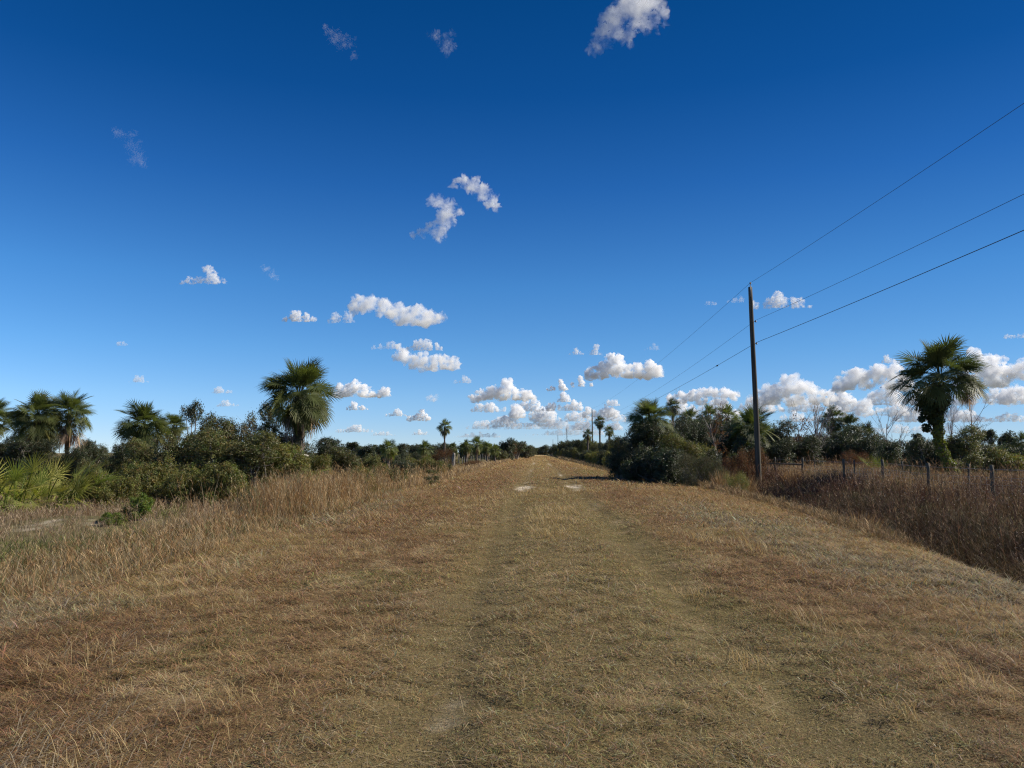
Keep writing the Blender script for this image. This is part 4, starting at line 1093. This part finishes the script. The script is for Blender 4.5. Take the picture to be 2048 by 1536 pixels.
# golden grass clump by the pole
def grass_clump(seed, n_, r_, h, pal):
    rng = np.random.default_rng(seed)
    a = rng.random(n_) * 6.283; q = r_ * np.sqrt(rng.random(n_))
    P = np.stack([q * np.cos(a), q * np.sin(a), np.zeros(n_)], -1)
    C = np.asarray(pal)[rng.integers(0, len(pal), n_)] * rng.uniform(0.6, 1.3, (n_, 1))
    V, F, T = blades(P, h * rng.uniform(0.5, 1.1, n_), np.full(n_, 0.014), np.radians(rng.uniform(2, 24, n_)), a + rng.normal(0, .5, n_), C, 0.14, 3, face=rng.random(n_) * 6.28)
    return mesh('grass_clump', V, F, T, M['grass'])
gc = [grass_clump(1, 500, 0.45, 1.6, GOLD[:2]), grass_clump(2, 260, 0.25, 1.1, GOLD[:3])]
put('grass_clump', gc[0], 0, 1480, 38, (1.1, 1.1, 1.1), 'tall golden grass clump left of the nearest utility pole', 'grass clump')
put('grass_clump', gc[1], 0, 1448, 37, 1.2, 'smaller golden grass clump left of the tall one by the pole', 'grass clump')
put('grass_clump', gc[1], 0, 1718, 21.5, 0.95, 'orange grass tuft among the red brown weeds on the right', 'grass clump')
put('grass_clump', gc[1], 0, 1580, 40, 1.0, 'golden grass tuft in front of the wooden fence brace', 'grass clump')

# ------------------------------------------------------------------ utility poles and wires
POLE_X = 12.35
def utility_pole(Y, x, H, label, lean=0.0):
    z0 = gz(x, Y)
    root = empty('utility_pole', (x, Y, z0))
    mb = MB(); m_ = 14; t = np.linspace(0, 1, m_)
    P = np.stack([lean * t + 0.02 * np.sin(t * 5), np.zeros(m_), -0.3 + (H + 0.3) * t], -1)
    mb.tube(P, 0.165 - 0.055 * t, 16)
    link('pole', mb.mesh('pole_shaft', M['pole'], True), root)
    top = P[-1]
    mb = MB()                                                     # ridge pin and top insulator
    mb.box(top + np.array([-0.02, -0.12, -0.25]), (0.03, 0.02, 0.32))
    mb.tube([top + np.array([-0.02, -0.12, 0.05]), top + np.array([-0.02, -0.12, 0.17])], [0.018, 0.018], 8)
    link('bracket', mb.mesh('top_bracket', M['metal']), root)
    def insul(c, r_=0.055, axis=(0, 0, 1)):
        b = MB(); ax = np.array(axis, float)
        q = [c + ax * z_ for z_ in (0, 0.02, 0.05, 0.055, 0.09, 0.095, 0.13)]
        b.tube(q, [r_ * 0.5, r_, r_, r_ * 0.6, r_ * 0.95, r_ * 0.6, r_ * 0.4], 12)
        return b.mesh('insulator', M['ceramic'], True)
    link('insulator', insul(top + np.array([-0.02, -0.12, 0.14])), root)
    for zz in (-1.95, -3.20):
        b = MB(); c = np.array([lean * (H + zz) / H, 0, H + zz]) + np.array([0.12, 0, 0])
        b.tube([c, c + np.array([0.10, 0, 0])], [0.014, 0.014], 8)
        link('bolt', b.mesh('side_bolt', M['metal']), root)
        link('insulator', insul(c + np.array([0.09, 0, -0.05]), 0.045), root)
    tag(root, label, 'utility pole', 'wooden utility poles in line right of the track')
    return np.array([x, Y, z0]), top

POLE_H = at(1500, 570, 43)[2] - gz(POLE_X, 43)
px0 = at(1517, 940, 43)[0]
pole_specs = [(-84, px0 + 0.1, 'utility pole standing behind the viewpoint'), (43, px0, 'nearest wooden utility pole, tall in front of the right thicket'),
              (170, at(1185, 900, 170)[0], 'second utility pole, beside the tall dark palm'), (300, at(1134, 900, 300)[0], 'third utility pole, small above the shrub row'),
              (415, at(1116, 900, 415)[0], 'fourth utility pole, tiny and far along the shrub row'), (535, at(1106, 900, 535)[0], 'farthest utility pole, a hairline near the vanishing point')]
att = []
for Y_, x_, lb in pole_specs:
    lean = float(at(1501, 572, 43)[0] - px0) if Y_ == 43 else 0.0
    if Y_ < 0:
        b_, t_ = np.array([x_, Y_, gz(x_, Y_)]), np.array([0, 0, POLE_H])
    else:
        b_, t_ = utility_pole(Y_, x_, POLE_H if Y_ < 100 else POLE_H - 0.2, lb, lean)
    T_ = b_ + t_
    att.append([T_ + np.array([-0.02, -0.12, 0.22]),
                T_ + np.array([0.22 - t_[0] * 0.2, 0, -1.88]), T_ + np.array([0.22 - t_[0] * 0.32, 0, -3.13])])
for w in range(3):
    mb = MB(); a, b = att[0][w], att[1][w]
    best = None                                                   # sag that brings the near span where the photo's right edge shows it
    for sg in np.linspace(0.2, 3.0, 141):
        tt = np.linspace(0.7, 0.9, 80); q = a[None] * (1 - tt)[:, None] + b[None] * tt[:, None]; q[:, 2] -= 4 * sg * tt * (1 - tt)
        uu, vv = project(q); e_ = abs(np.interp(-2044, -uu, vv) - (209, 390, 462)[w])
        if best is None or e_ < best[0]: best = (e_, sg)
    sag = best[1]
    for k_, (a, b) in enumerate(zip(att[:-1], att[1:])):
        sg = sag if k_ == 0 else (0.9, 1.25, 0.85)[w]
        t = np.linspace(0, 1, 30)
        P = a[w][None] * (1 - t)[:, None] + b[w][None] * t[:, None]
        P[:, 2] -= 4 * sg * t * (1 - t)
        rad = 0.0075 if w < 2 else 0.012
        mb.tube(P, rad, 6)
    o = link('power_line', mb.mesh('power_line', M['wire']))
    tag(o, ['thin power line running over the tops of the poles', 'thin middle power line on the right side of the poles', 'thicker lowest power line on the right side of the poles'][w], 'power line')
# splice on the lowest wire
a, b = att[1][2], att[2][2]
t = 0.075
c = a * (1 - t) + b * t; c[2] -= 4 * 0.85 * t * (1 - t)
mb = MB(); mb.tube([c + np.array([0, -0.16, 0]), c + np.array([0, -0.1, -0.01]), c + np.array([0, 0.1, -0.01]), c + np.array([0, 0.16, 0])], [0.02, 0.05, 0.05, 0.02], 8)
o = link('wire_splice', mb.mesh('wire_splice', M['wire'])); tag(o, 'small dark splice clamped on the lowest power line', 'splice')

# ------------------------------------------------------------------ fences
def post_mesh(seed, H, r_, sides=10):
    rng = np.random.default_rng(seed); mb = MB()
    z = np.linspace(-0.3, H, 8)
    P = np.stack([0.012 * rng.standard_normal(8), 0.012 * rng.standard_normal(8), z], -1)
    mb.tube(P, r_ * (1.05 - 0.12 * (z / H)), sides)
    return mb.mesh('fence_post', M['post'], False)
PM = [post_mesh(k_, 1.38, 0.056) for k_ in range(3)]
TM = [post_mesh(10 + k_, 1.32, 0.035, 8) for k_ in range(2)]

def wire_mesh(P0, P1, hs, step=None, r_=0.004, sag=0.012):
    mb = MB(); P0 = np.asarray(P0, float); P1 = np.asarray(P1, float)
    for h in hs:
        t = np.linspace(0, 1, 6); q = P0 * (1 - t)[:, None] + P1 * t[:, None]; q[:, 2] += h - sag * np.sin(t * math.pi)
        mb.tube(q, r_, 4)
    if step:
        L_ = np.linalg.norm(P1 - P0); m_ = int(L_ / step)
        for i in range(1, m_):
            q = P0 + (P1 - P0) * i / m_
            mb.tube([q + np.array([0, 0, hs[0]]), q + np.array([0, 0, hs[-2]])], r_ * 0.8, 4)
    return mb.mesh('wire_mesh', M['metal'])

def fence(label, pts, meshes, hs, step, rails=(), scale=None, mat=None):
    root = empty('wire_fence', (pts[0][0], pts[0][1], gz(*pts[0])))
    o0 = np.array(root.location)
    B = []
    for i, (x, y) in enumerate(pts):
        p_ = np.array([x, y, gz(x, y)]); B.append(p_)
        c = link('post', meshes[i % len(meshes)], root, mat); c.location = p_ - o0
        c.rotation_euler = (random.uniform(-.03, .03), random.uniform(-.03, .03), random.uniform(0, 6))
        if scale: c.scale = scale(i)
    for i in range(len(B) - 1):
        link('wire', wire_mesh(B[i] - o0, B[i + 1] - o0, hs, step), root)
    for i, j, h in rails:
        mb = MB(); mb.tube([B[i] - o0 + np.array([0, 0, h]), B[j] - o0 + np.array([0, 0, h - 0.02])], [0.045, 0.045], 8)
        link('rail', mb.mesh('brace_rail', M['post']), root)
    tag(root, label, 'fence')
    return root

def near_post(u, Y): return (float(at(u, 950, Y)[0]), Y)
fence('wire fence with round wooden posts and a wooden brace, nearer of two on the right',
      [near_post(2270, 20.2), near_post(1985, 24), near_post(1857, 27.8), near_post(1766, 31.6), near_post(1688, 35.8), near_post(1605, 41.5), near_post(1551, 46), near_post(1535, 47.6)],
      PM, (0.15, 0.35, 0.55, 0.78, 1.0, 1.25), 0.3, [(5, 6, 1.02), (6, 7, 1.0)])
fence('second wire fence with thin posts, behind the round wooden posts',
      [near_post(2080, 25), near_post(1936, 29), near_post(1806, 33.5), near_post(1709, 38.5), near_post(1630, 44.5)], TM, (0.2, 0.5, 0.8, 1.15), None)
# left fence receding
lx = [(float(at(906, 930, 100)[0]), 100.0)]
lx += [(-11.2 + 0.1 * (k_ % 3), 104 + 4.2 * k_ * (1 + 0.025 * k_)) for k_ in range(18)]
fence('long picket post fence receding along the left side of the track', lx, TM, (0.3, 0.7, 1.1), None, (),
      lambda i: (5.0, 5.0, 1.55) if i == 0 else (1.8, 1.8, 1.15 + 0.15 * ((i * 7) % 3)), M['post_pale'])

# pale fallen log at the foot of the big palm
c = at(607, 912, 36.3); mb = MB()
mb.tube([(-0.22, 0, 0), (0, 0.02, 0.03), (0.22, 0, 0.0)], [0.05, 0.06, 0.045], 8)
lm = bark_mat('bleached_wood', (0.5, 0.45, 0.38), (0.72, 0.68, 0.6), 6)
o = link('fallen_log', mb.mesh('fallen_log', lm)); o.location = (c[0], c[1], c[2]); tag(o, 'short bleached white log at the foot of the biggest left palm', 'log')

# ------------------------------------------------------------------ clouds: closed masses of scattering vapour
_ico = None
def ico():
    global _ico
    if _ico is None:
        import bmesh
        bm = bmesh.new(); bmesh.ops.create_icosphere(bm, subdivisions=3, radius=1.0)
        V = np.array([v.co[:] for v in bm.verts]); F = np.array([[v.index for v in f.verts] for f in bm.faces]); bm.free()
        _ico = (V, F)
    return _ico

CLOUD_BASE = 1100.0
CLOUD_K = 0.42
def cloud(lobes, label, k=14.0, flat=True, rough=0.35, group=None, seed=0, depth=0.6, res=90, D=None, erode=0.42):
    """lobes: (u, v, radius) in photo pixels, set out at the cloud's own distance and real size"""
    lobes = np.array(lobes, float)
    u0, u1 = (lobes[:, 0] - lobes[:, 2]).min(), (lobes[:, 0] + lobes[:, 2]).max()
    v0, v1 = (lobes[:, 1] - lobes[:, 2]).min(), (lobes[:, 1] + lobes[:, 2]).max()
    el = (HORIZON - (v0 + v1) / 2) / F_PX
    Y = min(CLOUD_BASE / max(el, 0.01), 15000.0) if D is None else D
    rng = np.random.default_rng(int(abs(u0) * 7 + abs(v0) * 13) + seed)
    s = Y / F_PX
    c0 = at((u0 + u1) / 2, v1, Y)
    mb = MB(); V, F = ico()
    for u, v, r in lobes:
        c = at(u, v, Y) - c0
        R = r * s
        sub = [(c + np.array([0, rng.uniform(-1, 1) * depth * R, 0]), R)]
        for j in range(7):                                    # smaller puffs budding from each mass
            d = rng.normal(0, 1, 3); d[2] = abs(d[2]) * 0.8 - 0.1; d /= np.linalg.norm(d)
            sub.append((c + d * R * 0.8, R * rng.uniform(0.25, 0.5)))
        for cc, q in sub: mb.add(V * q + cc, F)
    me0 = mb.mesh('cloud_raw')
    tmp = bpy.data.objects.new('tmp', me0); COL.objects.link(tmp)
    size = max((u1 - u0), (v1 - v0)) * s
    md = tmp.modifiers.new('r', 'REMESH'); md.mode = 'VOXEL'; md.voxel_size = size / res
    dg = bpy.context.evaluated_depsgraph_get()
    me = bpy.data.meshes.new_from_object(tmp.evaluated_get(dg))
    bpy.data.objects.remove(tmp); bpy.data.meshes.remove(me0)
    n_ = len(me.vertices)
    P = np.empty(n_ * 3, np.float32); me.vertices.foreach_get('co', P); P = P.reshape(-1, 3).astype(float)
    N = np.empty(n_ * 3, np.float32); me.vertices.foreach_get('normal', N); N = N.reshape(-1, 3).astype(float)
    rm = np.mean(lobes[:, 2]) * s
    off = rng.random(3) * 50
    d = 0; a = 1.0
    for o_ in range(5):                                       # billows: rounded outside, creased inside
        d = d + a * (np.abs(vnoise3(P / rm * 1.2 * 2.1 ** o_ + off + 9 * o_) - 0.5) * 2 - 0.35); a *= 0.62
    P = P + N * (d * rough * rm)[:, None] * 1.5 + N * rm * 0.10
    hz = (v1 - v0) * s
    if flat:
        zb = 0.16 * hz
        P[:, 2] = np.where(P[:, 2] < zb, zb - 0.34 * (zb - P[:, 2]) + 0.16 * hz * (vnoise3(P / rm * 0.8 + 5) - 0.5) * smooth(0, 0.5, (zb - P[:, 2]) / zb), P[:, 2])
    me.vertices.foreach_set('co', P.astype(np.float32).ravel()); me.update()
    me.polygons.foreach_set('use_smooth', np.ones(len(me.polygons), bool))
    m = bpy.data.materials.new('cloud_vapour'); m.use_nodes = True
    nt = m.node_tree; nt.nodes.clear()
    k *= CLOUD_K
    out = nt.nodes.new('ShaderNodeOutputMaterial'); vs = nt.nodes.new('ShaderNodeVolumeScatter')
    vs.inputs['Color'].default_value = (1, 1, 1, 1)
    vs.inputs['Anisotropy'].default_value = 0.0
    dens = k / (np.max(lobes[:, 2]) * 2 * s)
    vs.inputs['Density'].default_value = dens
    tc = nt.nodes.new('ShaderNodeTexCoord'); nz = nt.nodes.new('ShaderNodeTexNoise'); mr = nt.nodes.new('ShaderNodeMapRange')
    nz.inputs['Scale'].default_value = (0.9 if flat else 0.55) / rm; nz.inputs['Detail'].default_value = 6.0; nz.inputs['Roughness'].default_value = 0.62
    mr.inputs[1].default_value = erode; mr.inputs[2].default_value = erode + (0.22 if flat else 0.30); mr.inputs[3].default_value = 0.0; mr.inputs[4].default_value = dens * 2.2
    nt.links.new(tc.outputs['Object'], nz.inputs[0]); nt.links.new(nz.outputs[0], mr.inputs[0]); nt.links.new(mr.outputs[0], vs.inputs['Density'])
    nt.links.new(vs.outputs[0], out.inputs['Volume'])
    me.materials.clear(); me.materials.append(m)
    ob = link('cloud', me); ob.location = c0
    tag(ob, label, 'cloud', group)
    return ob

def auto(u0, u1, v0, v1, seed, towers=None):
    """lobes for a cumulus filling a pixel box, its base at v1"""
    rng = random.Random(seed); w = u1 - u0; h = v1 - v0; L = []
    n_ = max(4, int(w / (h * 0.26)))
    for i in range(n_):
        t = (i + rng.random()) / n_
        e = math.sin(math.pi * t) ** 0.6 * rng.choice([0.45, 0.7, 1.0])
        if towers:
            e = rng.uniform(0.2, 0.45)
            for tc, th, tw in towers: e = max(e, th * math.exp(-((t - tc) / tw) ** 2))
        top = h * e * rng.uniform(0.85, 1.0)
        r = min(h * 0.26, max(h * 0.13, top * 0.34)) * rng.uniform(0.7, 1.1)
        z = r * 0.9
        while True:
            L.append((u0 + t * w + rng.uniform(-.3, .3) * r, v1 - z, r * rng.uniform(0.85, 1.1)))
            if z + r >= top: break
            z += r * 0.9
    return L

if True:
    # high ragged scraps
    cloud([(1205, 75, 24), (1188, 92, 14), (1235, 50, 30), (1262, 30, 36), (1290, 12, 34), (1300, 45, 22), (1255, 72, 16), (1316, 38, 16), (1225, 30, 18), (1260, -5, 30)],
          'bright ragged cloud at the top edge of the sky', 3.4, False, 0.6, depth=0.5, res=90)
    cloud([(667, 72, 14), (683, 86, 16), (700, 84, 9), (655, 64, 8), (705, 108, 5)], 'faint cloud scrap high left, left of the other high scrap', 0.42, False, 1.0)
    cloud([(875, 76, 13), (895, 88, 15), (902, 64, 6), (862, 74, 7)], 'faint cloud scrap high in the middle of the sky', 0.55, False, 1.0)
    cloud([(245, 272, 12), (262, 290, 14), (275, 312, 16), (285, 322, 9), (268, 262, 6)], 'faint wispy scrap alone in the upper left sky', 0.3, False, 1.0)
    cloud([(908, 371, 8), (928, 365, 12), (946, 372, 16), (966, 385, 17), (984, 400, 14), (992, 411, 9), (978, 410, 9), (934, 376, 9)],
          'curved ragged cloud in mid sky, upper of the hooked pair', 3.6, False, 0.6, res=90)
    cloud([(864, 403, 10), (882, 405, 13), (896, 418, 17), (890, 438, 20), (880, 455, 20), (876, 470, 14), (842, 466, 9), (826, 470, 6), (916, 424, 8), (858, 462, 9), (906, 410, 9)],
          'hooked ragged cloud in mid sky, lower of the hooked pair', 3.6, False, 0.6, res=90)
    # small middle clouds
    cloud(auto(362, 452, 536, 571, 3, [(0.65, 1, 0.22), (0.35, .5, .2), (.15, .35, .2)]), 'small lens shaped cloud on the left, above the far left palms', 3.5, True, 0.6)
    cloud([(532, 538, 7), (542, 548, 8), (550, 555, 6), (526, 534, 4)], 'tiny faint scrap right of the lens shaped cloud', 0.7, False, 0.9)
    cloud(auto(563, 636, 617, 646, 5, [(.4, 1, .25), (.75, .7, .2)]), 'small bright cloud left of the long double lobed cloud', 5, True, 0.5)
    cloud(auto(652, 712, 622, 648, 6), 'thin cloud scrap touching the long double lobed cloud', 2.2, True, 0.7)
    cloud([(712, 612, 15), (738, 604, 17), (742, 596, 9), (766, 614, 19), (790, 624, 20), (812, 638, 21), (835, 634, 22), (838, 622, 14), (860, 640, 20), (878, 638, 14), (724, 608, 13), (800, 645, 14), (850, 648, 13)],
          'long double lobed white cloud left of the middle', 6, True, 0.5, res=100)
    cloud(auto(230, 256, 680, 692, 7), 'tiny pale cloud far left above the squat palm', 1.6, True, 0.6)
    cloud(auto(258, 298, 751, 766, 8), 'small greyish cloud above the squat palm', 2.2, True, 0.6)
    cloud(auto(424, 466, 773, 788, 9, [(.35, 1, .3), (.8, .5, .3)]), 'small flat cloud left of the biggest palm', 3, True, 0.5)
    cloud(auto(432, 478, 800, 814, 10, [(.4, 1, .3), (.8, .4, .3)]), 'small flat cloud low over the open topped sapling', 2.6, True, 0.5)
    cloud(auto(742, 806, 682, 700, 11), 'thin flat cloud scrap left of the small rounded cloud', 1.8, True, 0.6)
    cloud(auto(800, 882, 676, 704, 12, [(.5, 1, .25), (.8, .8, .2)]), 'small rounded cloud above the bumpy cloud left of the middle', 4.5, True, 0.5)
    cloud([(803, 702, 11), (812, 716, 14), (832, 722, 14), (846, 716, 12), (845, 732, 14), (872, 724, 17), (895, 728, 17), (910, 730, 13), (868, 738, 10), (800, 714, 10), (826, 732, 10)],
          'bumpy white cloud with ragged left end, below the small rounded one', 7, True, 0.5, res=90)
    cloud(auto(908, 945, 749, 768, 13, [(.6, 1, .3)]), 'small faint cloud right of the bumpy cloud', 2.2, True, 0.5)
    cloud(auto(1140, 1168, 690, 711, 14), 'small round puff above the big white cloud, left of its twin', 3, True, 0.5)
    cloud(auto(1174, 1207, 686, 713, 15), 'small round puff above the big white cloud, right of its twin', 3, True, 0.5)
    cloud(auto(1288, 1322, 687, 702, 16), 'tiny faint puff at upper right of the big white cloud', 0.8, True, 0.6)
    cloud(auto(1452, 1490, 590, 606, 18), 'faint scrap touching the left side of the pole top cloud', 1.0, True, 0.7)
    cloud(auto(1502, 1628, 585, 620, 17, [(.42, 1, .2), (.7, .75, .2), (.15, .4, .2)]), 'white cloud behind the top of the nearest pole', 3.2, True, 0.55, res=90)
    cloud(auto(1410, 1434, 596, 611, 19), 'tiny faint puff left of the nearest pole top', 0.8, True, 0.7)
    cloud(auto(2008, 2062, 656, 678, 20), 'small faint cloud at the right edge above the cloud bank', 2, True, 0.6)
    # low cumulus
    cloud([(690, 786, 14), (683, 776, 10), (705, 778, 14), (712, 772, 10), (728, 784, 15), (745, 790, 10), (769, 786, 11), (760, 792, 7), (668, 788, 10)], 'low bright cumulus just right of the biggest palm', 12, True, 0.45)
    cloud(auto(692, 736, 803, 822, 21, [(.4, 1, .25), (.7, .6, .25)]), 'small cumulus under the one right of the biggest palm', 8, True, 0.45)
    cloud(auto(768, 814, 817, 834, 22, [(.6, 1, .25), (.2, .4, .3)]), 'little cumulus left of the peaked cumulus, low on the left', 6, True, 0.45)
    cloud(auto(810, 864, 815, 844, 23, [(.62, 1, .22), (.3, .4, .2)]), 'peaked little cumulus above the far left treeline', 10, True, 0.45)
    cloud(auto(668, 745, 848, 866, 24, [(.55, 1, .25), (.2, .4, .2)]), 'low flat cloud over the round topped far pine', 5, True, 0.4)
    cloud(auto(742, 790, 862, 872, 25), 'thin cloud streak low over the squat far palm', 2.5, True, 0.4)
    cloud(auto(822, 858, 858, 871, 26), 'small low cloud left of the tall slim palm', 4, True, 0.4)
    cloud([(858, 796, 6), (866, 798, 8), (873, 795, 6)], 'tiny round puff above the peaked little cumulus', 1.6, True, 0.5)
    cloud([(950, 798, 10), (965, 792, 12), (982, 786, 13), (1000, 790, 15), (1016, 772, 13), (1014, 784, 14), (1032, 792, 14), (1050, 792, 13), (1062, 796, 10), (1012, 764, 8), (990, 776, 7)],
          'towering white cumulus over the left side of the vanishing track', 14, True, 0.45, res=90)
    cloud(auto(1092, 1136, 758, 784, 27, [(.65, 1, .25), (.3, .5, .2)]), 'cumulus left of the biggest white cumulus', 12, True, 0.4)
    cloud(auto(1144, 1184, 745, 776, 28, [(.3, 1, .2), (.7, .5, .2)]), 'ragged cumulus touching the left side of the biggest white cumulus', 8, True, 0.5)
    cloud([(1180, 752, 13), (1196, 744, 14), (1210, 736, 15), (1228, 726, 16), (1236, 738, 18), (1222, 718, 9), (1258, 748, 16), (1280, 744, 17), (1300, 738, 15), (1312, 746, 13), (1295, 752, 12), (1205, 754, 11), (1324, 750, 6)],
          'biggest white cumulus over the middle, two humps and flat base', 14, True, 0.4, res=110)
    cloud(auto(1112, 1144, 781, 806, 29, [(.5, 1, .3)]), 'round white puff topping the middle cloud bank', 12, True, 0.4)
    cloud(auto(1018, 1090, 808, 840, 30, [(.25, 1, .2), (.6, .5, .3)]), 'white cumulus at the left shoulder of the middle cloud bank', 10, True, 0.45)
    cloud(auto(1078, 1168, 798, 824, 31, [(.3, .7, .2), (.75, 1, .2)]), 'greyish cumulus below the round puff of the middle bank', 9, True, 0.45)
    cloud(auto(984, 1040, 824, 846, 32), 'soft low cloud at the left end of the middle cloud bank', 5, True, 0.45)
    cloud(auto(1160, 1232, 812, 838, 33, [(.3, .9, .25), (.75, 1, .3)]), 'white low cumulus left of the second utility pole top', 9, True, 0.4)
    cloud(auto(1208, 1242, 799, 813, 34), 'small flat puff above the tall palm by the second pole', 6, True, 0.4)
    cloud(auto(930, 1160, 840, 860, 35, [(.15, 1, .1), (.5, .7, .2), (.8, 1, .15)]), 'wide flat cloud streak low behind the vanishing track', 4, True, 0.4, res=110)
    cloud(auto(1050, 1240, 858, 872, 36), 'lowest pale cloud streak just above the vanishing track', 3, True, 0.4, res=110)
    cloud(auto(905, 1010, 864, 876, 37), 'low pale cloud streak right of the tall slim palm', 3, True, 0.4)
    cloud(auto(940, 1100, 800, 826, 50, [(.2, .8, .2), (.75, 1, .2)]), 'soft wide cloud filling the left of the middle cloud bank', 7, True, 0.5, res=120, D=18500)
    cloud(auto(1060, 1250, 818, 846, 51, [(.15, 1, .15), (.5, .8, .2), (.85, 1, .15)]), 'soft wide cloud filling the right of the middle cloud bank', 7, True, 0.5, res=120, D=18500)
    cloud(auto(960, 1120, 832, 856, 52, [(.3, 1, .2), (.8, .8, .2)]), 'pale cloud layer under the left shoulder of the middle bank', 7, True, 0.5, res=120, D=18500)
    cloud(auto(1130, 1250, 842, 862, 53, [(.3, 1, .2), (.8, .8, .2)]), 'pale cloud layer low behind the second utility pole', 7, True, 0.5, res=120, D=18500)
    # right-hand bank
    cloud(auto(1335, 1530, 796, 832, 54, [(.15, .8, .15), (.5, 1, .2), (.85, .9, .15)]), 'soft grey white cloud layer behind the rusty leaved sapling', 7, True, 0.5, res=120, D=18500)
    cloud(auto(1500, 1720, 790, 828, 55, [(.15, .9, .15), (.5, .8, .2), (.85, 1, .15)]), 'soft grey white cloud layer right of the nearest pole', 7, True, 0.5, res=120, D=18500)
    cloud(auto(1640, 1860, 775, 815, 56, [(.2, .8, .15), (.6, 1, .2), (.9, .8, .15)]), 'soft grey white cloud layer left of the vine palm', 7, True, 0.5, res=120, D=18500)
    cloud(auto(1880, 2090, 768, 812, 57, [(.2, 1, .2), (.6, .9, .2), (.9, 1, .15)]), 'soft grey white cloud layer right of the vine palm', 7, True, 0.5, res=120, D=18500)
    cloud(auto(1780, 1990, 812, 846, 58, [(.2, 1, .2), (.6, .9, .2)]), 'pale low cloud layer behind the vine palm trunk', 7, True, 0.5, res=120, D=18500)
    cloud([(1345, 800, 10), (1362, 796, 12), (1385, 792, 12), (1405, 788, 12), (1425, 786, 11), (1445, 788, 12), (1465, 792, 11), (1400, 804, 12), (1440, 804, 12)],
          'long low cumulus behind the oak thicket palm', 10, True, 0.4, res=90)
    cloud([(1520, 800, 18), (1545, 790, 22), (1575, 778, 22), (1585, 768, 13), (1605, 782, 20), (1630, 792, 18), (1655, 796, 16), (1590, 802, 18), (1535, 778, 10)],
          'heaped cumulus right of the nearest utility pole', 11, True, 0.4, res=100)
    cloud([(1690, 770, 20), (1712, 748, 14), (1700, 758, 16), (1735, 758, 20), (1760, 748, 20), (1785, 758, 22), (1810, 768, 18), (1672, 778, 12), (1790, 740, 14)],
          'heaped cumulus just left of the vine palm crown', 11, True, 0.4, res=100)
    cloud(auto(1762, 1800, 705, 728, 38), 'small puff touching the upper left of the vine palm crown', 4, True, 0.5)
    cloud([(1930, 770, 20), (1952, 735, 20), (1975, 725, 18), (1995, 732, 18), (2005, 752, 20), (1975, 755, 24), (1950, 712, 12)],
          'tall bright cumulus right of the vine palm crown', 12, True, 0.4, res=90)
    cloud([(2030, 745, 18), (2052, 738, 20), (2075, 750, 20), (2020, 758, 10)], 'greyish cumulus cut off by the right edge', 7, True, 0.4)
    cloud([(2010, 800, 16), (2035, 790, 18), (2060, 795, 18), (2025, 805, 12)], 'lower cumulus at the right edge under the greyish one', 8, True, 0.4)
    cloud(auto(1340, 1520, 815, 850, 40, [(.2, .8, .15), (.6, 1, .2), (.9, .7, .15)]), 'grey low cloud bank behind the right palms', 5, True, 0.4, res=110)
    cloud(auto(1560, 1720, 812, 846, 41, [(.2, .7, .2), (.7, 1, .2)]), 'grey low cloud bank behind the bare grey trees', 5, True, 0.4, res=110)
    cloud(auto(1680, 1830, 796, 836, 42, [(.35, 1, .2), (.75, .8, .2)]), 'low cloud bank behind the bare twiggy tree', 6, True, 0.4, res=100)
    cloud(auto(1900, 2070, 820, 846, 43, [(.2, 1, .2), (.7, .7, .3)]), 'low cloud bank behind the saplings right of the vine palm', 5, True, 0.4, res=100)
    cloud(auto(1700, 1990, 846, 868, 44), 'lowest flat cloud streak over the far pines on the right', 3, True, 0.35, res=120)
